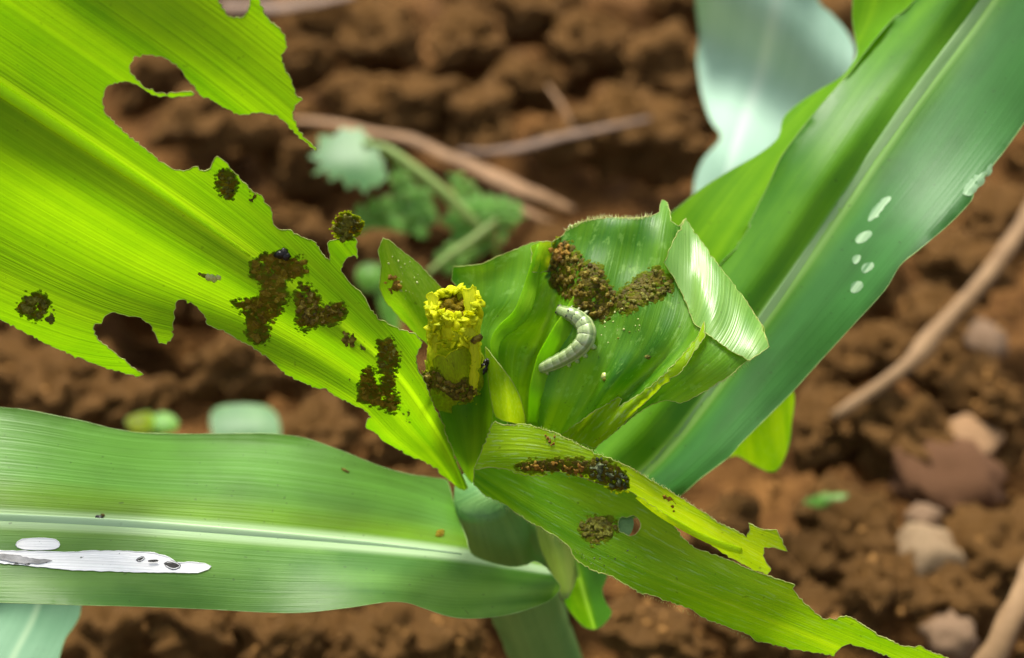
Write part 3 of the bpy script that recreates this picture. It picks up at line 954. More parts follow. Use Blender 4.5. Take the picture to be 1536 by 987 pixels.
# A: the large chewed leaf on the left, seen from below against the light
za, zb, zc, zd = (lambda p: zz(0, 0, 2.904, p)), (lambda p: zz(300, 300, 2.9026, p)), (lambda p: zz(560, 300, 2.903, p)), (lambda p: zz(0, 320, 3.083, p))
ze, zf, zg = (lambda p: zz(640, 600, 2.9025, p)), (lambda p: zz(520, 640, 2.845, p)), (lambda p: zz(900, 640, 2.844, p))
zh = lambda p: zz(780, 290, 2.531, p)
A_out = ([(-150, -60), (326, -60)] + za([(950, 0), (965, 35), (985, 62), (1020, 78), (1055, 75), (1080, 50), (1090, 0)]) + [(378, -40), (384, -40)] +
         za([(1130, 0), (1150, 60), (1200, 110), (1240, 150), (1252, 205), (1224, 240), (1228, 270), (1265, 340), (1282, 385), (1290, 415), (1318, 435), (1285, 458), (1276, 500), (1300, 570), (1380, 650), (1372, 655), (1290, 585), (1240, 530),
             (1200, 500), (1130, 490), (1040, 500), (980, 470), (900, 425), (868, 412), (850, 380), (815, 345), (790, 305), (740, 265), (690, 245), (620, 238), (580, 252), (563, 290), (575, 325), (620, 372), (680, 404), (760, 404), (830, 396), (848, 408), (830, 418), (760, 424), (690, 422), (640, 400), (600, 370), (555, 355), (500, 360),
             (460, 385), (445, 430), (455, 490), (510, 545), (560, 590), (640, 655), (700, 705), (750, 735), (800, 745), (850, 725), (890, 745), (915, 735), (930, 700), (945, 680), (975, 700), (1010, 740), (1050, 785), (1100, 835), (1140, 850),
             (1150, 880), (1180, 905), (1195, 985)]) +
         zb([(320, 105), (345, 128), (395, 130), (440, 160), (495, 180), (540, 240), (566, 262), (566, 235), (554, 190), (580, 175), (620, 165), (655, 150), (680, 172), (686, 225), (684, 258), (670, 240), (645, 248), (622, 278), (615, 310), (630, 330), (660, 370), (700, 400), (740, 470), (775, 520), (830, 545), (880, 565), (935, 580)]) +
         zc([(215, 620), (185, 680), (195, 740), (230, 800), (260, 880), (290, 950), (312, 985)]) + ze([(80, 140), (130, 260), (178, 385)]) +
         zf([(500, 272), (480, 265), (420, 215), (380, 175), (280, 130), (180, 75), (80, 0)]) + zb([(725, 965), (745, 945), (700, 905), (640, 880), (560, 835), (550, 820), (510, 820), (430, 785), (370, 760), (300, 690), (230, 640), (120, 580), (30, 540), (18, 500)]) +
         zd([(945, 470), (900, 425), (850, 398), (815, 410), (805, 450), (800, 570), (770, 605), (735, 600), (715, 550), (695, 515), (640, 480), (575, 470), (520, 457), (485, 475), (470, 510), (440, 510), (430, 535), (450, 580), (520, 635), (600, 700), (665, 745), (640, 755), (560, 735),
             (420, 690), (250, 620), (120, 555), (0, 490)]) + [(-150, 425)])
cA = [(712, 790, .284, 26, 24, 0, 0), (690, 715, .276, 50, 36, .004, .006), (645, 630, .266, 90, 110, 0, .006), (575, 540, .259, 170, 135, -.004, .008), (420, 415, .2535, 345, 200, -.011, .011),
      (250, 295, .248, 390, 330, -.013, .015), (0, 130, .242, 400, 400, -.013, .016), (-230, -20, .235, 400, 400, -.013, .016)]
As = Sheet(margins(cA), tv=[0, .5, 1], rip=lambda s, t: 0.0010 * np.sin(t * 21 + s * 3) + 0.0012 * np.sin(s * 14 + t * 2.5) + 0.0016 * np.exp(-((t - .5) / .05) ** 2))
A, _ = blade("leaf", As, rough_poly(A_out, 0.95, 3.5), [M_A, M_CUT], None, dens=9)
part(A)
A["label"] = "large yellow green leaf glowing against the light, chewed into holes and bays"


def rib_on(sheet, pts, mat, n=40, name="midrib", flat=0.5, par=None, sink=0.3):
    """raised midrib lying on the blade; pts: (px, py, radius in px)"""
    C = catmull([(a, b, r, 0) for a, b, r in pts], n)
    W, R = [], []
    q = sheet.query(C[:, :2])
    for c, d in zip(C, q[:, 0]):
        r = c[2] * K * d
        W.append(at(c[0], c[1], d - r * flat * (1 - sink) * 0.4))
        R.append(r)
    o = tube(name, W, R, mat, seg=12, flat=flat, up=-FW, uvlen=3.0)
    return sub(o, par) if par is not None else o


rib_on(As, [(-100, 69, 11), (0, 134, 10), (150, 232, 8), (250, 297, 6), (330, 352, 3), (375, 384, 1)], M_RIB, par=A)

def rib_t(sheet, t, s0, s1, rads, mat, par, name="midrib", flat=0.5, n=40):
    """rib following a crest line of the blade at constant t"""
    j = t * (sheet.nt - 1)
    W, R = [], []
    for k in range(n):
        u = k / (n - 1)
        i = (s0 + (s1 - s0) * u) * (sheet.ns - 1)
        i0 = min(int(i), sheet.ns - 2)
        j0 = min(int(j), sheet.nt - 2)
        a = sheet.R[i0, j0] * (1 - (i - i0)) + sheet.R[i0 + 1, j0] * (i - i0)
        b = sheet.R[i0, j0 + 1] * (1 - (i - i0)) + sheet.R[i0 + 1, j0 + 1] * (i - i0)
        c = a * (1 - (j - j0)) + b * (j - j0)
        r = np.interp(u, np.linspace(0, 1, len(rads)), rads) * K * c[2]
        W.append(at(c[0], c[1], c[2] - r * flat * 0.35))
        R.append(r)
    return sub(tube(name, W, R, mat, seg=14, flat=flat, up=-FW, uvlen=3.0), par)


# B: the lower left leaf, upper face towards the sky
B_up = ([(-150, 600)] + z7([(0, 75), (100, 85), (200, 105), (300, 125), (400, 150), (500, 167), (620, 172), (760, 172), (900, 170), (1000, 172), (1100, 185), (1180, 210), (1260, 240)]) +
        zf([(120, 160), (250, 200), (400, 222), (432, 236), (450, 300), (482, 400), (512, 480), (530, 540), (600, 575), (700, 598), (770, 590), (800, 575), (850, 600), (890, 650), (912, 682), (895, 715), (860, 745), (800, 770), (700, 800), (600, 815), (500, 818), (420, 805), (330, 775), (260, 752), (180, 747), (90, 760)]) +
        z7([(1260, 805), (1100, 822), (950, 820), (800, 812), (650, 805), (450, 798), (300, 795), (0, 785)]) + [(-150, 898)])
cB = [(860, 862, .284, 45, 40, .002, .006), (800, 852, .283, 62, 60, -.004, .012), (700, 833, .280, 95, 90, -.010, .016), (590, 820, .277, 95, 130, -.011, .013), (400, 803, .271, 118, 150, -.011, .010), (200, 788, .266, 122, 140, -.011, .010),
      (0, 778, .260, 126, 165, -.011, .012), (-200, 772, .254, 128, 170, -.011, .012)]
cB = [(a, b, c, e, d, g, f) if False else (a, b, c, d, e, f, g) for a, b, c, d, e, f, g in cB]
# walking from the stem to the left, "plus" is the upper side of the picture
gB = margins([(a, b, c, e, d, g, f) for a, b, c, d, e, f, g in cB])
Bs = Sheet(gB, tv=[0, .48, 1], ns=80, rip=lambda s, t: 0.0022 * np.sin(s * 15 + 0.6) * np.clip(np.abs(t - .48) * 2, 0, 1) ** 1.5)
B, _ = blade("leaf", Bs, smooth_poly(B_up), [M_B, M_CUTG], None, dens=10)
part(B)
B["label"] = "broad lower left leaf with a pale midrib and a white dead streak"


def patch(name, sheet, poly, mat, par, lift=0.00018, holes=(), dens=6, rim=0.0001):
    class L:
        def query(self, P):
            q = sheet.query(P)
            q[:, 0] -= lift
            return q
    o, _ = blade(name, L(), poly, [mat, mat], None, holes=holes, dens=dens, rim=rim)
    return sub(o, par) if par is not None else o


patch("dead_streak", Bs, rough_poly(z7([(-60, 600), (0, 597), (120, 600), (250, 603), (350, 597), (430, 597), (560, 605), (615, 622), (640, 640), (700, 639), (745, 643), (768, 654), (758, 664), (720, 677), (500, 675), (250, 665), (150, 655), (100, 650), (0, 640), (-60, 640)]), 0.4, 6), M_DEAD, B,
      holes=[smooth_poly(z7([(598, 645), (625, 637), (655, 650), (640, 662), (618, 660)])), smooth_poly(z7([(498, 630), (515, 620), (525, 624), (510, 634)]))])
patch("torn_strip", Bs, rough_poly(z7([(-60, 612), (0, 608), (60, 612), (120, 624), (190, 632), (150, 642), (90, 645), (0, 628), (-60, 622)]), 0.5, 5), M_DEADG, B, lift=0.0004, rim=0.00003)
patch("dead_spot", Bs, smooth_poly(z7([(58, 575), (80, 556), (140, 552), (200, 556), (217, 575), (200, 590), (140, 593), (80, 590)])), M_DEAD, B)
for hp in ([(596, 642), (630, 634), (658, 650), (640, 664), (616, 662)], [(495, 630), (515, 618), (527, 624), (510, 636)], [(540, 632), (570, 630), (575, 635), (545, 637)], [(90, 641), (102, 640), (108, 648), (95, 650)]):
    patch("hole", Bs, smooth_poly(z7(hp)), M_BLACK, B, lift=0.00025 if hp[0][0] != 540 else .0007, dens=4, rim=0.00005)  # flat black patches painted for the darkness of holes; the blade is uncut

rib_t(Bs, 0.48, 0.16, 1.0, [2, 5, 7, 8, 8, 8, 8], M_RIBB, B, flat=0.22)

# C: the long right leaf with a wavy left margin
C_main = ([(1440, -120), (1404, -60)] + z1([(1060, 0), (950, 100), (850, 220), (760, 340), (640, 480), (560, 580), (490, 680), (440, 790), (390, 890), (350, 974)]) +
          zz(1080, 300, 2.1447, [(100, 80), (60, 140), (0, 200)]) + [(1040, 440), (980, 560), (900, 660), (830, 740), (830, 800), (900, 790), (990, 765)] + zg([(350, 290), (430, 220), (550, 130)]) +
          zz(1080, 300, 2.1447, [(60, 790), (150, 700), (230, 620), (320, 520), (430, 400), (530, 290), (580, 210), (640, 160), (740, 75), (810, 0)]) + z1([(1320, 830), (1380, 740), (1450, 650), (1536, 530)]) + [(1600, 90), (1680, -20), (1720, -120)])
gC = [[(800, 745, .300), (930, 610, .298), (1078, 392, .296), (1155, 275, .298), (1265, 118, .298), (1370, -2, .296), (1440, -120, .290)],
      [(815, 765, .298), (970, 640, .290), (1130, 420, .288), (1230, 280, .290), (1340, 120, .291), (1440, -10, .288), (1510, -120, .284)],
      [(830, 790, .300), (985, 690, .290), (1172, 440, .289), (1265, 305, .291), (1365, 160, .291), (1478, 10, .289), (1560, -120, .284)],
      [(850, 800, .299), (1010, 715, .286), (1205, 500, .283), (1320, 350, .284), (1420, 220, .284), (1540, 40, .282), (1640, -120, .276)],
      [(880, 810, .298), (1050, 720, .284), (1240, 530, .279), (1370, 385, .279), (1475, 262, .278), (1600, 90, .274), (1720, -120, .268)]]
Cs = Sheet(gC, tv=[0, .28, .47, .73, 1], ns=80, rip=lambda s, t: 0.0030 * np.sin(s * 17 + 0.8 + t * 1.5) * np.clip(np.abs(t - .47) * 2, 0, 1) + 0.011 * np.clip((s - .55) / .45, 0, 1) ** 1.6 - 0.006 * np.clip((.5 - s) / .5, 0, 1) ** 2 * 0)
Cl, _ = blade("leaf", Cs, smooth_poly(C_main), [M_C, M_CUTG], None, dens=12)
part(Cl)
Cl["label"] = "long dark bluish green leaf running up to the right corner"
rib_t(Cs, 0.47, 0.08, 1.0, [3, 6, 8, 10, 12, 13, 14], M_RIBPALE, Cl, flat=0.10)
C_flap = (z1([(-40, 980), (0, 930), (50, 890), (150, 810), (260, 740), (400, 660), (480, 590), (500, 510), (560, 450), (650, 390), (750, 330), (800, 270), (820, 220), (800, 100), (800, 0)]) + [(1285, -100), (1430, -120), (1404, -60)] +
          z1([(1066, 0), (956, 100), (856, 220), (766, 340), (646, 480), (566, 580), (496, 680), (446, 790), (396, 890), (356, 974)]) + zz(1080, 300, 2.1447, [(106, 80), (66, 140), (6, 200)]) + [(1046, 440), (1000, 520), (960, 500), (960, 420)])
gF = [[(900, 500, .318), (985, 320, .313), (1085, 235, .312), (1165, 180, .312), (1250, 100, .311), (1262, -10, .309), (1266, -160, .304)],
      [(940, 510, .3085), (1040, 360, .3055), (1125, 250, .307), (1210, 165, .307), (1285, 75, .306), (1330, -10, .304), (1360, -160, .298)],
      [(1020, 540, .2975), (1092, 392, .2963), (1166, 275, .2983), (1276, 118, .2983), (1338, 42, .2970), (1384, -2, .2963), (1460, -160, .2898)]]
Fls = Sheet(gF, ns=60, rip=lambda s, t: 0.011 * np.clip((s - .55) / .45, 0, 1) ** 1.6)
fl, _ = blade("leaf_margin", Fls, smooth_poly(C_flap), [M_CM, M_CUTG], None, dens=12)
sub(fl, Cl)
fl["label"] = "bright yellow green wavy left margin of the leaf, bent down and away"
for poly in (z1([(865, 945), (880, 905), (935, 850), (965, 848), (930, 900), (880, 948)]), zz(1080, 300, 2.1447, [(435, 128), (450, 108), (480, 98), (490, 110), (470, 132), (445, 140)]), zz(1080, 300, 2.1447, [(425, 190), (435, 178), (452, 178), (448, 198), (432, 206)]),
             zz(1080, 300, 2.1447, [(455, 220), (465, 205), (490, 200), (495, 215), (475, 232), (458, 234)]), zz(1080, 300, 2.1447, [(420, 280), (430, 264), (455, 262), (460, 280), (440, 298), (422, 296)]),
             z1([(1270, 830), (1300, 780), (1360, 740), (1395, 700), (1400, 735), (1350, 800), (1310, 840)])):
    patch("feeding_scar", Cs, rough_poly(smooth_poly(poly), 2.2, 4), M_SCAR, Cl, lift=0.00006, dens=5, rim=0)

# H, I: other leaves of the plant low down
Hs = Sheet([[(820, 800, .300), (840, 880, .303), (870, 960, .312)], [(855, 790, .293), (870, 860, .297), (895, 950, .309)], [(900, 790, .300), (925, 880, .303), (930, 960, .314)]])
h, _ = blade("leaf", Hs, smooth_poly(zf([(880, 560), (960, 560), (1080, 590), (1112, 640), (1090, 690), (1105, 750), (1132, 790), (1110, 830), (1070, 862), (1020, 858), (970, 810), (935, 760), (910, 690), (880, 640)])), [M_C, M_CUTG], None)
part(h)
Ss = Sheet([[(800, 770, .292), (815, 830, .294), (830, 890, .300)], [(825, 770, .288), (838, 830, .290), (852, 890, .296)], [(850, 770, .292), (866, 830, .296), (880, 890, .303)]])
o, _ = blade("leaf_sheath", Ss, smooth_poly([(806, 780), (835, 790), (858, 815), (868, 850), (858, 885), (846, 900), (832, 868), (818, 838), (808, 812)]), [M_STEM2, M_CUTG], None)
part(o)
Is = Sheet([[(1060, 560, .315), (1090, 690, .325)], [(1130, 560, .305), (1150, 720, .318)], [(1200, 560, .312), (1200, 700, .325)]])
o, _ = blade("leaf", Is, smooth_poly([(1080, 690), (1095, 660), (1120, 620), (1187, 585), (1187, 640), (1182, 672), (1170, 700), (1155, 708), (1128, 696), (1104, 683)]), [M_E, M_CUTG], None)
part(o)

# D: the curled leaf cut across its end, the caterpillar's place
D_out = ([(760, 668), (715, 650), (695, 600), (692, 540), (690, 480), (686, 430)] + zc([(340, 350), (348, 290), (420, 285), (480, 275), (570, 235), (640, 205), (690, 185), (740, 180), (770, 190), (800, 170), (830, 150)]) +
         zh([(175, 140), (190, 122), (260, 102), (340, 92), (430, 95), (500, 85), (530, 70), (533, 40), (540, 24), (560, 35), (570, 80), (572, 105), (600, 125), (630, 95), (635, 130), (680, 190), (740, 270), (800, 340), (860, 420), (920, 500), (932, 540), (945, 580), (900, 610), (850, 645), (800, 690), (720, 740), (650, 780), (610, 797), (560, 785), (500, 800), (440, 840), (380, 890), (320, 935), (280, 975)]) +
         [(885, 690), (860, 690), (800, 660)])
gD = [[(690, 670, .2830), (686, 570, .2805), (682, 480, .2785), (660, 385, .2770)],
      [(762, 640, .2750), (732, 510, .2725), (776, 436, .2705), (800, 345, .2730)],
      [(770, 640, .2710), (742, 520, .2695), (786, 462, .2678), (815, 345, .2692)],
      [(778, 645, .2750), (756, 525, .2715), (802, 470, .2700), (838, 340, .2700)],
      [(786, 650, .2775), (785, 575, .2745), (824, 470, .2715), (850, 330, .2705)],
      [(800, 655, .2715), (818, 560, .2665), (858, 460, .2645), (905, 315, .2690)],
      [(836, 665, .2720), (880, 585, .2640), (925, 475, .2620), (960, 300, .2690)],
      [(850, 668, .2700), (905, 588, .2600), (962, 490, .2590), (1002, 300, .2690)],
      [(862, 674, .2720), (925, 602, .2625), (1030, 488, .2590), (1036, 318, .2705)],
      [(872, 685, .2690), (945, 612, .2585), (1066, 482, .2540), (1082, 380, .2670)],
      [(885, 695, .2710), (975, 626, .2600), (1096, 545, .2505), (1140, 462, .2590)],
      [(892, 705, .2730), (1000, 650, .2610), (1122, 576, .2485), (1196, 520, .2530)]]
Ds = Sheet(gD, tv=[0, .15, .19, .23, .30, .40, .52, .60, .70, .80, .90, 1], nt=101, smooth=False, rip=lambda s, t: 0.00045 * np.sin(s * 23 + t * 17) + 0.00035 * np.sin(t * 43 - s * 11) + 0.0035 * np.clip((s - .90) / .1, 0, 1) ** 2 * np.clip((t - .33) * 8, 0, 1))
D, _ = blade("leaf", Ds, rough_poly(D_out, 0.5, 4), [M_D, M_CUT], None, dens=8)
part(D)
D["label"] = "crumpled curled leaf cut straight across its end"
rib_t(Ds, 0.19, 0.22, 0.93, [2, 6, 11, 12, 9, 4], M_RIBD, D, flat=0.07)
rib_t(Ds, 0.40, 0.05, 0.62, [12, 18, 20, 14, 3], M_RIBD, D, name="side_rib", flat=0.06)
rib_on(Ds, [(846, 664, 3), (880, 632, 4), (920, 600, 4), (928, 592, 2)], M_RIB, par=D, flat=0.6, name="fold_line")

zi = lambda p: zz(600, 300, 2.193, p)


def layer(name, sheet, poly, mat, par, lift, amp=0.8):
    class L:
        def query(self, P):
            q = sheet.query(P)
            q[:, 0] -= lift
            return q
    o, _ = blade(name, L(), rough_poly(poly, amp, 4), [mat, M_CUT], None, dens=6)
    return sub(o, par)


o = layer("folded_flap", Ds, zi([(940, 62), (985, 128), (1060, 230), (1130, 320), (1190, 412), (1214, 482), (1150, 528), (1095, 500), (1010, 440), (965, 402), (940, 335), (905, 262), (868, 205), (902, 128)]), M_FOLD, D, 0.0007)
o["label"] = "pale shiny flap folded back at the cut end"
o = layer("torn_layer", Ds, zi([(528, 774), (620, 708), (718, 648), (730, 655), (712, 684), (790, 640), (880, 566), (975, 455), (1000, 400), (1005, 445), (930, 560), (868, 606), (790, 682), (700, 770), (640, 816), (590, 800)]), M_E1, D, 0.0011)
o["label"] = "bright yellow green strip along the lower fold"
o = layer("torn_layer", Ds, zi([(432, 150), (462, 136), (498, 138), (502, 178), (488, 232), (462, 240), (432, 236)]), M_RIB, D, 0.0006)

# E: the lower right leaf, folded along its length
E2_out = (ze([(205, 305), (206, 370), (250, 412), (340, 455), (450, 530), (560, 590), (620, 640), (645, 690), (720, 740), (800, 765), (880, 810), (930, 840), (1000, 855), (1080, 885), (1161, 915)]) + zg([(430, 810), (560, 860), (640, 890), (660, 912), (800, 945), (920, 965), (1000, 978), (1010, 960), (1030, 940), (1060, 928), (1120, 940), (1180, 960), (1240, 985)]) +
          [(1420, 1050), (1480, 1040)] + zg([(1480, 985), (1400, 955), (1370, 935), (1350, 938), (1290, 935), (1200, 895), (1130, 850), (1090, 822), (1050, 806), (1010, 822), (950, 820), (880, 760), (840, 715), (822, 692), (832, 675), (740, 645), (660, 615), (540, 565), (440, 530), (400, 515), (350, 470), (320, 430), (300, 402)]) +
          [(985, 745), (940, 705), (880, 680), (800, 672), (740, 680)])
gE2 = [[(690, 700, .272), (720, 735, .2710), (850, 835, .2650), (1000, 905, .2615), (1180, 975, .2590), (1400, 1060, .2540)],
       [(690, 690, .270), (740, 715, .2690), (880, 790, .2665), (1030, 860, .2600), (1200, 930, .2545), (1420, 1020, .2490)],
       [(690, 640, .272), (760, 640, .2730), (940, 685, .2720), (1090, 800, .2612), (1225, 865, .2500), (1440, 955, .2435)]]
E2s = Sheet(gE2, ns=70, rip=lambda s, t: 0.0009 * np.sin(s * 16 + t * 2))
hole = smooth_poly(ze([(834, 530), (850, 508), (872, 512), (900, 502), (926, 524), (931, 556), (908, 586), (880, 592), (856, 578), (838, 572)]))
E, _ = blade("leaf", E2s, rough_poly(E2_out, 0.8, 3.5), [M_E, M_CUT], None, holes=[hole], dens=8)
part(E)
patch("membrane", type("O", (), {"query": lambda self, P: E2s.query(P) + np.array([0.0005, 0, 0])})(), smooth_poly(ze([(820, 520), (860, 500), (890, 508), (902, 530), (898, 560), (880, 592), (850, 585), (822, 565)])), M_MEMB, E, lift=0, dens=4, rim=0)
E["label"] = "narrow lower right leaf with a round hole and a ragged glowing tip"
E1_out = (ze([(205, 300), (240, 220), (280, 120), (300, 92), (340, 110), (430, 105), (500, 125), (580, 150), (640, 185), (740, 235), (830, 268), (900, 300), (960, 340), (1050, 390), (1110, 430), (1161, 460)]) +
          zg([(440, 365), (470, 385), (520, 420), (570, 435), (625, 472), (640, 440), (634, 410), (660, 425), (700, 440), (755, 440), (780, 490), (800, 532), (770, 525), (730, 515), (700, 515), (695, 550), (712, 585), (730, 605), (715, 632), (650, 610), (560, 560), (480, 510), (400, 455), (300, 390), (200, 320), (120, 270)]) +
          ze([(840, 385), (750, 365), (690, 342), (630, 322), (580, 312), (540, 310), (500, 335), (420, 325), (350, 300), (280, 293), (215, 302)]))
gE1 = [[(695, 722, .2668), (790, 732, .2628), (890, 755, .2592), (1000, 790, .2567), (1128, 870, .2542), (1190, 910, .253)],
       [(712, 690, .2640), (800, 690, .2590), (910, 710, .2550), (1015, 765, .2525), (1135, 830, .2505), (1195, 860, .25)],
       [(725, 605, .2650), (820, 620, .2590), (940, 680, .2530), (1040, 740, .2500), (1145, 772, .2480), (1205, 790, .247)]]
E1s = Sheet(gE1, rip=lambda s, t: 0.0004 * np.sin(s * 30 + t * 4))
E1, _ = blade("folded_margin", E1s, rough_poly(E1_out, 0.9, 3.5), [M_E1, M_CUT], None, dens=7)
sub(E1, E)
rib_on(E1s, [(955, 745, 3), (990, 770, 5), (1040, 798, 6), (1085, 818, 6), (1112, 826, 5)], M_RIB, par=E, flat=0.6)


def hairs(name, sheet, path, n, length, par, mat, out=(0, -1)):
    """short soft hairs along a blade margin"""
    C = catmull(path, n)
    V, F = [], []
    for c in C:
        p, nn, d = sheet.frame(c[0] + random.uniform(-2, 2), c[1] + random.uniform(-1, 2))
        dirv = (RT * (out[0] + random.gauss(0, .35)) - UP * (out[1] + random.gauss(0, .2)) + nn * random.uniform(0, .7)).normalized()
        L = length * random.uniform(.4, 1.1) * K * d
        r = 0.35 * K * d
        u = dirv.cross(FW).normalized()
        i0 = len(V)
        V += [p + u * r, p - u * r, p + nn * r, p + dirv * L]
        F += [(i0, i0 + 1, i0 + 3), (i0 + 1, i0 + 2, i0 + 3), (i0 + 2, i0, i0 + 3)]
    o = sub(mesh_obj(name, V, F, mat), par)
    o["kind"] = "stuff"
    return o


hairs("leaf_hairs", Ds, [(849, 346), (883, 331), (914, 327), (950, 329), (978, 325)], 160, 9, D, M_CRUMB)
hairs("leaf_hairs", Ds, [(1060, 584), (1096, 562), (1136, 530), (1152, 518)], 50, 7, D, M_CRUMB, (0.6, 1))
hairs("leaf_hairs", E2s, [(726, 741), (795, 783), (854, 820), (943, 879), (1051, 925), (1132, 960)], 150, 5, E, M_CRUMB, (-.4, 1))
hairs("leaf_hairs", E1s, [(757, 638), (812, 643), (860, 664), (926, 693), (1002, 734), (1083, 788)], 120, 5, E, M_CRUMB, (.4, -1))

# W: the rolled heart of the whorl
def roll(name, pxc, pyb, db, length, r0, r1, mat, rag=0.15, tall_back=0.0, seg=56, rings=22, inner=0.0, lean=Vector((0, 0, 0)), wob=0.08, lump=0.0):
    """upright rolled leaf: a tube with a ragged, thick upper lip and a hollow heart"""
    b = at(pxc, pyb, db)
    ax = (Vector((0, 0, 1)) + lean).normalized()
    u = RT.copy()
    w = ax.cross(u).normalized()
    u = w.cross(ax).normalized()
    verts, faces, uv = [], [], []

    def ring(h, r, hv):
        for j in range(seg):
            th = 2 * math.pi * j / seg
            c = Vector((math.cos(th), math.sin(th), 0))
            k = 1 + wob * noise.noise(c * 1.7 + Vector((h * 300, 5, 1)))
            hh = h + (hv * (tall_back * (0.5 + 0.5 * math.sin(th)) + rag * noise.noise(c * 3.1 + Vector((9, 2, 4)))) * length)
            verts.append(b + ax * hh + u * (math.cos(th) * r * k) + w * (math.sin(th) * r * k))
            uv.append((h / length, j / seg * 2))
    prof = [(i / (rings - 1), r0 + (r1 - r0) * i / (rings - 1)) for i in range(rings)]
    for h, r in prof:
        ring(h * length, r, max(0, (h - .6) / .4))
    if inner > 0:
        ring(length * 1.015, r1 - inner * 0.35, 1)
        ring(length * 1.0, r1 - inner * 0.8, 0.95)
        ring(length * 0.93, r1 - inner, 0.8)
        ring(length * 0.6, (r1 - inner) * 0.9, 0)
    n = len(verts) // seg
    if lump:
        verts = [v + noise.noise_vector(v * 420) * lump * 1.6 + noise.noise_vector(v * 1100) * lump * 0.7 for v in verts]
    for i in range(n - 1):
        for j in range(seg):
            j2 = (j + 1) % seg
            faces.append((i * seg + j, i * seg + j2, (i + 1) * seg + j2, (i + 1) * seg + j))
    faces.append(tuple((n - 1) * seg + j for j in range(seg)))
    return mesh_obj(name, verts, faces, mat, None, uv)


hp = part(roll("rolled_leaf", 684, 588, .2728, 0.0183, 0.0048, 0.0046, M_W, rag=0.06, tall_back=0.20, inner=0.0017, wob=0.16, lump=0.00045))
wrap = part(roll("outer_wrap", 683, 592, .2733, 0.0085, 0.0052, 0.0056, M_W2Y, rag=0.22, tall_back=-0.1, inner=0.0003, wob=0.12, lump=0.0003))
hp["label"] = "yellow rolled heart leaf with its chewed top open"
W2s = Sheet([[(640, 560, .2715), (664, 640, .2745), (700, 725, .285)], [(690, 560, .2655), (698, 640, .2690), (708, 725, .283)], [(745, 540, .2715), (737, 640, .2745), (716, 725, .285)]])
o, _ = blade("leaf", W2s, smooth_poly([(643, 556), (655, 600), (668, 650), (690, 698), (707, 724), (714, 715), (724, 676), (738, 632), (738, 590), (728, 545), (712, 560), (690, 572), (665, 566)]), [M_W2, M_CUTG], None)
part(o)
W3s = Sheet([[(728, 515, .2680), (733, 580, .2690), (745, 640, .273)], [(750, 520, .2640), (758, 580, .2650), (768, 645, .2700)], [(765, 530, .2670), (785, 590, .2680), (792, 645, .2725)]])
o, _ = blade("leaf", W3s, smooth_poly(zc([(488, 640), (520, 680), (560, 730), (610, 800), (645, 880), (660, 975), (600, 968), (535, 945), (512, 860), (500, 780), (492, 700)])), [M_E1, M_CUT], None, dens=6)
part(o)
W4s = Sheet([[(640, 530, .2740), (600, 480, .2720), (562, 440, .2700), (560, 340, .268)], [(655, 500, .2710), (622, 450, .2690), (590, 400, .2675), (575, 345, .2665)], [(670, 470, .2740), (650, 415, .2720), (610, 370, .2700), (585, 345, .268)]])
o, _ = blade("leaf", W4s, rough_poly(zc([(42, 165), (20, 220), (35, 290), (25, 380), (50, 440), (130, 530), (190, 590), (250, 640), (290, 620), (290, 480), (300, 385), (285, 370), (200, 280), (130, 225), (65, 172)]), 0.4, 4), [M_DS, M_CUT], None, dens=6)
part(o)
o["label"] = "small pointed leaf stub left of the yellow heart"

# ------------------------------------------------------------------ frass
BLOBS = []
for k in range(6):
    bm = bmesh.new()
    bmesh.ops.create_icosphere(bm, subdivisions=2, radius=1.0)
    for v in bm.verts:
        d = v.co.normalized()
        v.co = d * (1 + 0.34 * noise.fractal(d * 1.9 + Vector((k * 4.3, 1, 2)), 0.9, 2.0, 3))
    bm.verts.ensure_lookup_table()
    BLOBS.append((np.array([v.co[:] for v in bm.verts]), [tuple(v.index for v in f.verts) for f in bm.faces]))
    bm.free()


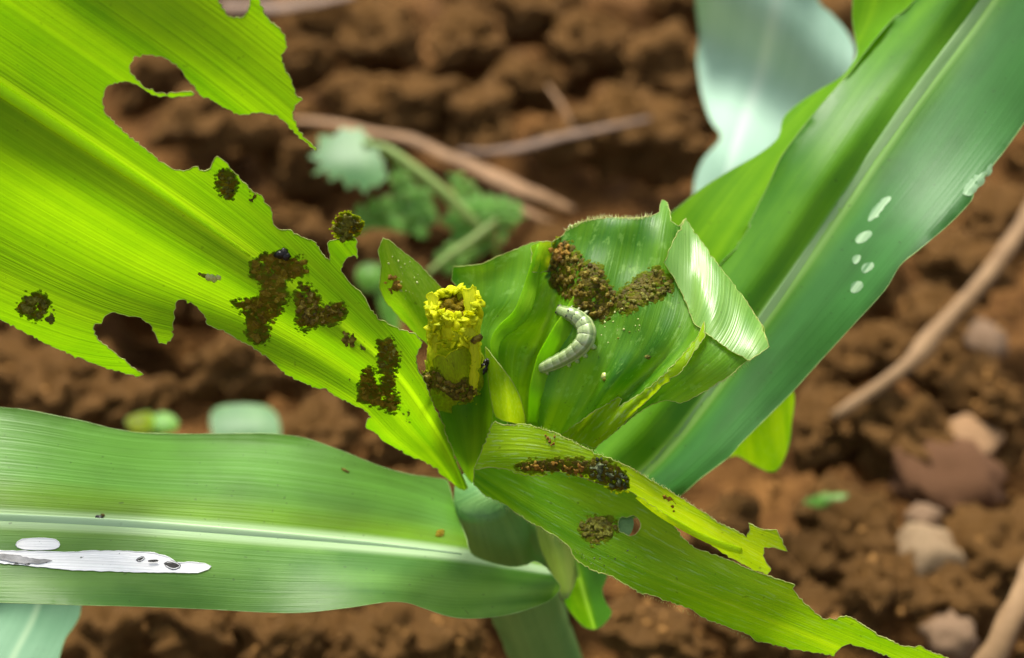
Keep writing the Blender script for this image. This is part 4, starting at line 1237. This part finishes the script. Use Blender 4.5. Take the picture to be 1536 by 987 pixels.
def frass(name, sheet, blobs, mats, label, cat="frass", flat=0.6, sink=0.25, smear=None):
    """blobs: (px, py, radius px[, material index]) heaped on the blade, one mesh"""
    V, F, MI = [], [], []
    for bl in blobs:
        px, py, r = bl[:3]
        mi = bl[3] if len(bl) > 3 else 0
        p, n, d = sheet.frame(px, py)
        rr = r * K * d
        u = n.cross(UP).normalized()
        w = n.cross(u)
        B, f = random.choice(BLOBS)
        a = random.uniform(0, 6.28)
        sx, sy = random.uniform(.8, 1.25), random.uniform(.8, 1.2)
        i0 = len(V)
        lift = bl[4] * K * d if len(bl) > 4 else 0
        for x, y, z in B:
            X, Y = x * math.cos(a) - y * math.sin(a), x * math.sin(a) + y * math.cos(a)
            V.append(p + u * (X * rr * sx) + w * (Y * rr * sy) + n * (z * rr * flat + rr * flat * (1 - 2 * sink) * 0.5 + lift))
        F += [tuple(i0 + i for i in t) for t in f]
        MI += [mi] * len(f)
    melt = MASS.get(mats[0].name)
    o = mesh_obj(name, V, F, [melt] if melt else mats, None, None, True, None if melt else MI)
    if melt:
        make_mass(o)
    base = getattr(blobs, "poly", None)
    if base is not None:
        q = np.array(base)
        x0, y0 = q.min(0) - 3
        x1, y1 = q.max(0) + 3
        x0, y0, x1, y1 = x0 - 9, y0 - 9, x1 + 9, y1 + 9
        V, F, MI = [], [], []
        for _ in range(int((x1 - x0) * (y1 - y0) / 8)):
            P = np.array([[random.uniform(x0, x1), random.uniform(y0, y1)]])
            sdist = 0.0 if in_poly(P, base)[0] else seg_dist(P, base)[0]
            if random.random() < sdist / 9.5:
                continue
            p, n, d = sheet.frame(P[0, 0], P[0, 1])
            rr = random.uniform(1.2, 4.6) * K * d * (1 - 0.07 * sdist)
            u = n.cross(UP).normalized()
            w = n.cross(u)
            B, f = random.choice(BLOBS)
            a = random.uniform(0, 6.28)
            i0 = len(V)
            for x, y, z in B:
                X, Y = x * math.cos(a) - y * math.sin(a), x * math.sin(a) + y * math.cos(a)
                V.append(p + u * (X * rr * 1.3) + w * (Y * rr) + n * (z * rr * 0.16))
            F += [tuple(i0 + i for i in t) for t in f]
            MI += [1 if (sdist > 1.5 or random.random() < 0.35) else 0] * len(f)
        sub(mesh_obj("smear", V, F, [smear or (M_SMEAR if sheet is As else M_SMEARD), M_STAIN], None, None, True, MI), o)
    return tag(o, label, cat)


class Spread(list):
    poly = None

    def __add__(self, other):
        r = Spread(list(self) + list(other))
        r.poly = self.poly
        return r


def fill(poly, n, r0, r1, mi=(0,), heap=0.0):
    q = np.array(poly)
    out = Spread()
    out.poly = list(poly) if n >= 28 and r1 > 3 else None
    x0, y0 = q.min(0)
    x1, y1 = q.max(0)
    n = int(n * 1.7)
    while len(out) < n:
        P = np.array([[random.uniform(x0, x1), random.uniform(y0, y1)]])
        if in_poly(P, poly)[0]:
            P = P + np.random.default_rng(len(out)).normal(0, 1.6, P.shape) if len(out) % 4 else P + np.random.default_rng(len(out)).normal(0, 4.0, P.shape)
            out.append((P[0, 0], P[0, 1], r0 * 0.35 + (r1 * 0.85 - r0 * 0.35) * random.random() ** 2.6, random.choice(mi), random.uniform(0, heap)))
    return out


zk = lambda p: zz(300, 350, 5.806, p)
frass("frass_pile", As, fill(zk([(470, 250), (560, 205), (640, 190), (760, 240), (880, 230), (900, 330), (800, 375), (720, 400), (720, 480), (740, 560), (700, 660), (640, 720), (590, 760), (570, 920), (470, 940), (430, 860), (430, 720), (350, 640), (310, 600), (430, 595), (530, 570), (560, 480), (540, 400), (460, 350)]), 150, 2.6, 6.2, (0, 0, 1, 2)),
      [M_FRASS, M_FRASSR, M_FRASSO], "large brown frass smear spreading over the middle of the backlit leaf", flat=0.35)
frass("frass_pile", As, fill(zk([(850, 500), (890, 450), (960, 490), (1010, 560), (1030, 640), (1090, 660), (1230, 620), (1260, 680), (1230, 740), (1120, 780), (1040, 760), (980, 810), (900, 840), (860, 790), (880, 680), (860, 600)]), 95, 2.4, 5.4, (0, 0, 0, 1), 2),
      [M_FRASSD, M_FRASS], "dark brown lumpy frass clump right of the large brown smear", flat=0.6)
frass("frass_pellet", As, [(421, 381, 9, 0), (430, 383, 8, 0), (426, 378, 7, 0)], [M_BLACK], "shiny black pellet at the upper edge of the large brown smear", flat=0.9)
frass("frass_pile", As, fill(zb([(615, 600), (640, 572), (680, 590), (680, 620), (645, 635)]), 16, 3, 6, (0, 1)), [M_FRASSD, M_FRASS], "small round dark frass pellet between the dark clump and the rust smear")
frass("frass_pile", As, fill(zb([(690, 630), (720, 610), (750, 630), (740, 660), (700, 660)]), 14, 2, 4.4, (0,)) , [M_FRASSO], "faint olive frass dab beside the small round dark pellet", flat=0.3)
frass("frass_pile", As, fill(zb([(785, 620), (830, 615), (858, 680), (840, 740), (835, 830), (800, 820), (800, 760), (785, 690)]), 45, 2.2, 4.8, (0, 1)), [M_FRASSO, M_FRASS], "thin olive brown frass smear running down near the leaf base", flat=0.35)
frass("frass_pile", As, fill(zb([(705, 800), (720, 740), (745, 735), (760, 800), (830, 830), (860, 885), (840, 918), (800, 895), (740, 880), (700, 865)]), 70, 2.2, 5.2, (0, 0, 1), 1.5), [M_FRASS, M_FRASSD], "wet rust brown frass heap lowest on the backlit leaf")
frass("frass_pile", As, fill(zb([(880, 960), (905, 910), (925, 915), (920, 970)]), 14, 2, 4, (0,)), [M_FRASSO], "tiny olive frass dab at the lower edge of the backlit leaf", flat=0.3)
frass("frass_pile", As, fill(za([(945, 775), (975, 750), (1010, 765), (1018, 800), (1005, 850), (980, 865), (965, 830)]), 36, 2, 5, (0, 0, 1)), [M_FRASSO, M_FRASSD], "olive frass pile by the upper chewed bay of the backlit leaf", flat=0.5)
frass("frass_pile", As, fill(za([(1075, 835), (1105, 835), (1112, 870), (1090, 880)]), 12, 1.8, 3.6, (0, 1)), [M_FRASSD, M_FRASSO], "little dark frass speck beside the olive pile near the bay")
frass("frass_pile", As, fill(zd([(95, 430), (140, 375), (190, 380), (215, 410), (200, 450), (160, 480), (110, 460)]), 34, 3, 6.5, (0, 0, 1), 1) + fill(zd([(165, 480), (210, 450), (258, 460), (245, 500), (195, 508)]), 18, 3, 6, (0, 1)), [M_FRASSO, M_FRASSD],
      "brown frass pellets alone at the far left of the backlit leaf")
frass("leaf_crumb", As, fill([(500, 470), (560, 480), (640, 540), (655, 620), (600, 650), (540, 600), (480, 540)], 26, .8, 3.0, (0, 0, 1)), [M_FRASSO, M_CRUMB], "scattered olive crumbs round the smears near the base of the backlit leaf", "crumbs", flat=0.5)
frass("leaf_chip", As, [(306, 413, 5, 1), (312, 416, 6, 0), (320, 417, 6, 0), (328, 416, 5, 0), (300, 411, 3, 1)], [M_CRUMB, M_FRASSO], "small pale yellow chip lying on the backlit leaf left of the smear", "leaf chip", flat=0.4)
frass("frass_pile", As, fill(zb([(588, 130), (610, 80), (640, 65), (680, 85), (698, 115), (680, 145), (645, 165), (610, 165)]), 40, 2.5, 6, (0, 0, 1), 3), [M_FRASSO, M_FRASSD], "olive frass lump stuck on the upright shred of the backlit leaf", flat=0.8)

frass("frass_pile", W4s, fill(zc([(60, 350), (100, 335), (125, 365), (100, 405), (70, 395)]), 18, 3, 6, (0,), 1.5), [M_FRASSR], "orange brown frass bead on the small pointed leaf stub", flat=0.7)
frass("leaf_crumb", W4s, fill(zc([(40, 200), (80, 200), (220, 330), (230, 440), (190, 450), (110, 430), (60, 300)]), 20, 0.9, 2.2, (0,)), [M_CRUMB], "pale wet crumbs sprinkled over the small pointed leaf stub", "crumbs", flat=0.7)

frass("frass_pile", Ds, fill(zh([(115, 230), (150, 185), (190, 200), (240, 260), (305, 290), (310, 330), (370, 400), (350, 450), (300, 480), (250, 440), (190, 400), (130, 350), (105, 290)]), 150, 2.4, 6.0, (0, 0, 0, 1, 2), 3.5), [M_FRASSD, M_FRASS, M_FRASSO],
      "big dark brown frass heap above the caterpillar on the curled leaf", flat=0.7)
frass("frass_pile", Ds, fill(zh([(115, 245), (140, 195), (180, 195), (195, 225), (165, 255)]), 22, 3, 6, (0,), 4), [M_FRASSR], "rusty orange frass lump at the top of the dark heap", flat=0.8)
frass("frass_pile", Ds, fill(zh([(365, 400), (410, 360), (470, 310), (520, 290), (570, 330), (570, 370), (520, 400), (470, 410), (420, 440), (380, 440)]), 85, 1.6, 4.6, (0, 0, 0, 1, 1, 0, 2), 2.5), [M_FRASSO, M_FRASSG, M_CRUMB],
      "greyish olive frass pile right of the dark heap on the curled leaf", flat=0.6)
frass("leaf_crumb", Ds, fill(zh([(300, 430), (370, 400), (440, 470), (470, 500), (380, 560), (320, 560), (300, 500)]), 34, 0.8, 2.4, (0, 0, 1)), [M_CRUMB, M_FRASSO], "scattered pale green crumbs between the caterpillar and the olive pile", "crumbs", flat=0.6)
frass("frass_pellet", Ds, [(928, 614, 5.5, 0), (931, 612, 4, 0), (924, 616, 4, 1)], [M_FRASSD, M_FRASSO], "single dark pellet low on the curled leaf near its fold")
frass("leaf_crumb", Ds, [(906, 564, 5, 0), (907, 569, 3.5, 1)], [M_CRUMB, M_FRASSO], "single pale crumb below the caterpillar on the curled leaf", "crumb")
frass("frass_pellet", Ds, [(971, 535, 4, 0), (973, 537, 3, 0)], [M_FRASSO], "tiny olive pellet at the middle of the curled leaf")

frass("frass_pile", E1s, fill(ze([(700, 300), (730, 260), (790, 280), (840, 310), (870, 350), (865, 385), (820, 385), (770, 355), (720, 335)]), 90, 1.5, 4.2, (0, 0, 0, 1, 1, 0, 0, 2), 5), [M_FRASSG, M_FRASSD, M_CRUMB], "dark grey green frass heap on the edge of the folded leaf", flat=0.8)
frass("frass_pile", E1s, fill(ze([(400, 290), (450, 275), (540, 270), (640, 265), (695, 270), (700, 310), (620, 318), (560, 300), (480, 305), (420, 300)]), 60, 1.6, 4.2, (0, 0, 1), 2), [M_FRASSR, M_CRUMB], "orange brown frass trail along the chewed edge of the folded leaf", flat=0.6)
frass("frass_pile", E1s, fill(ze([(515, 160), (545, 150), (560, 165), (550, 205), (525, 195)]), 18, 1.6, 3.6, (0, 1), 1), [M_FRASSR, M_FRASS], "small rusty frass dab near the top of the folded leaf", flat=0.5)
frass("frass_pile", E1s, fill(ze([(1030, 420), (1060, 418), (1085, 450), (1080, 475), (1050, 450)]), 20, 1.8, 4, (0,), 1), [M_FRASSR], "rusty frass dab far down the folded leaf before its ragged end", flat=0.5)
frass("frass_pile", E2s, fill(ze([(675, 550), (720, 520), (800, 520), (825, 560), (780, 595), (725, 620), (690, 590)]), 60, 2.4, 5.2, (0, 0, 1), 2), [M_FRASSO, M_FRASSG], "olive green frass pile left of the round hole", flat=0.5)
frass("leaf_crumb", E2s, fill(ze([(690, 640), (760, 600), (900, 640), (980, 700), (960, 760), (860, 740), (720, 700)]), 40, 0.8, 2.0, (0, 1)), [M_FRASSG, M_FRASSO], "dark specks scattered below the round hole", "crumbs", flat=0.5)
frass("frass_pellet", Bs, [(150, 778, 6, 0), (146, 776, 4, 0), (154, 773, 3, 1), (149, 782, 4, 0)], [M_BLACK, M_FRASSD], "black pellet on the pale midrib of the lower left leaf")
frass("frass_pellet", Bs, [(660, 800, 6, 0), (663, 797, 4, 0), (656, 803, 4, 0)], [M_FRASS], "brown pellet on the lower left leaf close to the stem", flat=0.4)
frass("frass_pellet", Bs, [(517, 705, 3, 0), (521, 707, 3, 0), (513, 703, 2, 0)], [M_FRASSD], "thin dark speck on the upper half of the lower left leaf")
def pulp():
    """torn yellow tissue heaped round the open end and down the front of the heart"""
    V, F = [], []
    c = at(682, 458, .2585)
    for k in range(190):
        if k < 135:
            a = random.uniform(0, 6.28)
            ctr = c + Vector((math.cos(a) * .0040 * random.uniform(.85, 1.12), math.sin(a) * .0042 * random.uniform(.8, 1.05), random.uniform(-.0008, .0007) + 0.0004 * max(0, math.sin(a))))
        else:
            a = random.uniform(-2.7, -0.5)
            ctr = c + Vector((math.cos(a) * .0050, math.sin(a) * .0048, random.uniform(-.0080, -.0005)))
        r = 0.00025 + 0.0008 * random.random() ** 1.8
        B, f = random.choice(BLOBS)
        i0 = len(V)
        M = Matrix.Rotation(random.uniform(0, 6.28), 3, Vector((random.random(), random.random(), random.random())))
        sc = Vector((1.7, 1.1, 0.35)) * r
        V += [ctr + M @ Vector((v[0] * sc.x, v[1] * sc.y, v[2] * sc.z)) for v in B]
        F += [tuple(i0 + i for i in t) for t in f]
    return mesh_obj("torn_tissue", V, F, M_PULP)


sub(pulp(), hp)
for gs, poly in (([[(690, 420, .2582), (692, 470, .2580), (690, 520, .2590)], [(705, 420, .2578), (708, 470, .2572), (706, 520, .2585)], [(722, 420, .2592), (722, 470, .2588), (720, 520, .2600)]],
                  [(694, 432), (702, 434), (709, 427), (714, 431), (713, 452), (715, 470), (711, 484), (704, 492), (700, 474), (696, 452)]),
                 ([[(632, 430, .2600), (634, 480, .2605), (640, 530, .2620)], [(645, 430, .2580), (648, 480, .2582), (652, 530, .2600)], [(660, 430, .2575), (664, 480, .2574), (668, 530, .2590)]],
                  [(640, 442), (648, 438), (657, 446), (656, 470), (660, 500), (654, 530), (648, 522), (646, 492), (639, 470), (643, 456)]),
                 ([[(688, 470, .2572), (694, 530, .2590), (696, 600, .2640)], [(706, 470, .2568), (712, 530, .2585), (710, 600, .2640)], [(724, 470, .2600), (728, 530, .2620), (724, 600, .2670)]],
                  [(692, 474), (702, 480), (711, 489), (717, 507), (720, 534), (718, 560), (712, 594), (706, 604), (704, 570), (708, 540), (704, 516), (697, 496)]),
                 ([[(644, 520, .2612), (650, 560, .2628), (660, 610, .2660)], [(676, 520, .2572), (680, 560, .2590), (684, 610, .2640)], [(712, 520, .2600), (714, 560, .2625), (712, 610, .2665)]],
                  [(648, 540), (658, 532), (668, 536), (676, 528), (690, 522), (702, 519), (712, 530), (713, 556), (706, 590), (690, 582), (672, 584), (656, 572)])):
    o, _ = blade("torn_layer", Sheet(gs, ns=20, nt=15), rough_poly(poly, 0.9, 3), [M_W if poly[0][0] != 648 else M_W2Y, M_PULP], None, dens=4, rim=0.0001)
    sub(o, hp)


def hole_plug():
    """brown blobs added in the hollow of the rolled heart, in place of its shade"""
    c = at(678, 459, .2595)
    V, F = [], []
    for k in range(60):
        a, q = random.uniform(0, 6.28), math.sqrt(random.random())
        ctr = c + Vector((math.cos(a) * q * .0029, math.sin(a) * q * .0029, random.uniform(-.0010, -.0002)))
        r = random.uniform(.0005, .0010)
        B, f = random.choice(BLOBS)
        i0 = len(V)
        V += [ctr + Vector(v) * r for v in B]
        F += [tuple(i0 + i for i in t) for t in f]
    tag(mesh_obj("frass_pile", V, F, M_SMEAR), "olive brown plug added to darken the open top of the yellow heart", "frass")


hole_plug()
WRs = Sheet([[(610, 540, .2660), (620, 620, .2680)], [(640, 540, .2622), (645, 620, .2650)], [(680, 540, .2590), (682, 620, .2625)], [(712, 540, .2612), (712, 620, .2645)], [(735, 540, .2650), (735, 620, .2675)]])
frass("frass_pile", WRs, fill(zc([(200, 770), (260, 740), (330, 790), (400, 790), (445, 820), (430, 870), (370, 870), (290, 820), (220, 800)]), 80, 2, 5, (0, 0, 1), 2), [M_FRASSD, M_FRASS], "dark wet frass ring under the yellow heart leaf", flat=0.8)
frass("frass_pellet", WRs, [(700, 508, 7, 0, 22), (704, 506, 5, 0, 22), (697, 511, 5, 0, 22)], [M_FRASSD], "dark brown pellet stuck to the side of the yellow heart", flat=0.8)
frass("frass_pellet", W3s, [(729, 546, 6, 0), (726, 551, 6, 0), (723, 557, 6, 0), (732, 542, 5, 0)], [M_BLACK], "black speck in the gap right of the yellow heart leaf")

# ------------------------------------------------------------------ caterpillar
zl = lambda p: zz(800, 420, 6.169, p)


def caterpillar():
    line = [(255, 282, 34), (300, 300, 44), (350, 318, 52), (410, 345, 60), (470, 392, 68), (512, 452, 74), (520, 522, 76), (490, 590, 72), (430, 650, 66), (350, 706, 60), (260, 752, 56), (170, 792, 52), (105, 818, 40), (78, 830, 16)]
    C = catmull([(800 + x / 6.169, 420 + y / 6.169, r * 1.24 / 6.169) for x, y, r in line], 110)
    root = empty("caterpillar", Ds.pos(880, 510)[0], "pale greyish green caterpillar with a dark dotted head, curved on the leaf", "caterpillar")
    m, nt, out = new_mat("caterpillar_skin")
    uv = N(nt, "ShaderNodeUVMap", uv_map="UVMap").outputs[0]
    sep = N(nt, "ShaderNodeSeparateXYZ")
    nt.links.new(uv, sep.inputs[0])
    c0 = ramp(nt, sep.outputs[1], [(0.0, (0.34, 0.40, 0.17)), (0.045, (0.40, 0.46, 0.22)), (0.075, (0.08, 0.14, 0.035)), (0.13, (0.14, 0.22, 0.07)), (0.155, (0.42, 0.48, 0.28)), (0.19, (0.26, 0.33, 0.15)), (0.238, (0.24, 0.31, 0.14)), (0.25, (0.11, 0.17, 0.06)), (0.262, (0.24, 0.31, 0.14)), (0.31, (0.26, 0.33, 0.15)), (0.345, (0.42, 0.48, 0.28)), (0.37, (0.14, 0.22, 0.07)), (0.425, (0.08, 0.14, 0.035)), (0.455, (0.40, 0.46, 0.22)), (0.5, (0.32, 0.40, 0.17)), (1.0, (0.24, 0.34, 0.12))])
    nz = noise_n(nt, N(nt, "ShaderNodeTexCoord").outputs["Object"], 900, 3, .6)
    col = mixc(nt, math_n(nt, 'MULTIPLY', nz, 0.5), c0, (0.34, 0.45, 0.14))
    p = N(nt, "ShaderNodeBsdfPrincipled")
    nt.links.new(col, p.inputs["Base Color"])
    p.inputs["Roughness"].default_value = 0.35
    p.inputs["Subsurface Weight"].default_value = 0.3
    p.inputs["Subsurface Radius"].default_value = (0.4, 0.6, 0.2)
    p.inputs["Subsurface Scale"].default_value = 0.001
    p.inputs["Coat Weight"].default_value = 0.3
    p.inputs["Coat Roughness"].default_value = 0.2
    bp = N(nt, "ShaderNodeBump")
    bp.inputs["Strength"].default_value = 0.5
    bp.inputs["Distance"].default_value = 0.0002
    nt.links.new(nz, bp.inputs["Height"])
    nt.links.new(bp.outputs[0], p.inputs["Normal"])
    nt.links.new(p.outputs[0], out.inputs[0])
    W, R, NN = [], [], []
    nseg = 12
    for i, c in enumerate(C):
        p0, nrm, d = Ds.frame(c[0], c[1])
        r = c[2] * K * d
        ph = (i / (len(C) - 1) * nseg) % 1.0
        r *= 0.93 + 0.075 * math.sin(math.pi * ph) ** 0.6
        W.append(p0)
        R.append(r)
        NN.append(nrm)
    # smooth the path so that the body bridges the creases of the leaf
    for _ in range(10):
        W = [W[0]] + [(W[i - 1] + W[i] * 2 + W[i + 1]) / 4 for i in range(1, len(W) - 1)] + [W[-1]]
    nav = sum(NN, Vector()).normalized()
    W = [w + nav * (r * 0.78) for w, r in zip(W, R)]
    body = tube("body", W, R, m, seg=28, up=nav, wob=0.04, flat=0.88)
    put_under(body, root)
    # head capsule with dark plates
    hd = plain_mat("head_capsule", (0.018, 0.016, 0.010), (0.24, 0.23, 0.15), 900, 0.3, 0.5, coat=0.5)
    t = (W[0] - W[6]).normalized()
    side = t.cross(nav).normalized()
    bm = bmesh.new()
    bmesh.ops.create_uvsphere(bm, u_segments=20, v_segments=14, radius=1)
    r = R[8]
    for v in bm.verts:
        x, y, z = v.co
        v.co = W[0] + t * (x * r * 0.85 + r * 0.35) + side * (y * r * (0.95 - 0.15 * x)) + nav * (z * r * 0.82)
    me = bpy.data.meshes.new("head")
    bm.to_mesh(me)
    bm.free()
    me.materials.append(hd)
    me.polygons.foreach_set("use_smooth", [True] * len(me.polygons))
    head = put_under(link(bpy.data.objects.new("head", me)), root)

    def ball(name, c, rr, mat, par, sc=(1, 1, 1)):
        bm = bmesh.new()
        bmesh.ops.create_icosphere(bm, subdivisions=2, radius=1)
        for v in bm.verts:
            x, y, z = v.co
            v.co = c + t * (x * rr * sc[0]) + side * (y * rr * sc[1]) + nav * (z * rr * sc[2])
        me = bpy.data.meshes.new(name)
        bm.to_mesh(me)
        bm.free()
        me.materials.append(mat)
        me.polygons.foreach_set("use_smooth", [True] * len(me.polygons))
        return sub(link(bpy.data.objects.new(name, me)), par)
    for sg in (-1, 1):
        ball("eye", W[0] + t * r * 0.6 + side * sg * r * 0.55 + nav * r * 0.55, r * 0.26, M_BLACK, head)
        ball("mandible", W[0] + t * r * 1.15 + side * sg * r * 0.28 - nav * r * 0.05, r * 0.34, M_BLACK, head)
    for k, (i, o) in enumerate([(12, .35), (12, -.45), (20, .3), (20, -.35), (30, 0.3), (38, -.3), (46, .3)]):
        a = W[i]
        tt = (W[i - 2] - W[i + 2]).normalized()
        sdv = tt.cross(nav).normalized()
        sz = R[i] * (0.24 if k < 2 else 0.10)
        ball("dark_spot", a + sdv * o * R[i] + nav * R[i] * 0.88 * math.sqrt(1 - o * o) * 0.97, sz, M_BLACK, body, (1, 1, 0.4))
    # true legs under the first rings, soft prolegs behind
    lm = plain_mat("leg_skin", (0.20, 0.22, 0.10), (0.36, 0.40, 0.20), 900, 0.4, 0.4)
    for i in (10, 17, 24):
        for sg in (-1, 1):
            tt = (W[i - 2] - W[i + 2]).normalized()
            sdv = tt.cross(nav).normalized() * sg
            a = W[i] + sdv * R[i] * 0.7 - nav * R[i] * 0.45
            put_under(tube("leg", [a, a + sdv * R[i] * 0.5 - nav * R[i] * 0.2, a + sdv * R[i] * 0.65 - nav * R[i] * 0.45], [R[i] * .22, R[i] * .15, R[i] * .05], lm, seg=8), root)
    for i in (52, 61, 70, 79, 103):
        for sg in (-1, 1):
            tt = (W[i - 2] - W[i + 2]).normalized()
            sdv = tt.cross(nav).normalized() * sg
            a = W[i] + sdv * R[i] * 0.6 - nav * R[i] * 0.3
            put_under(tube("proleg", [a, a + sdv * R[i] * 0.4 - nav * R[i] * 0.25, a + sdv * R[i] * 0.5 - nav * R[i] * 0.5], [R[i] * .34, R[i] * .28, R[i] * .2], m, seg=10), root)


caterpillar()
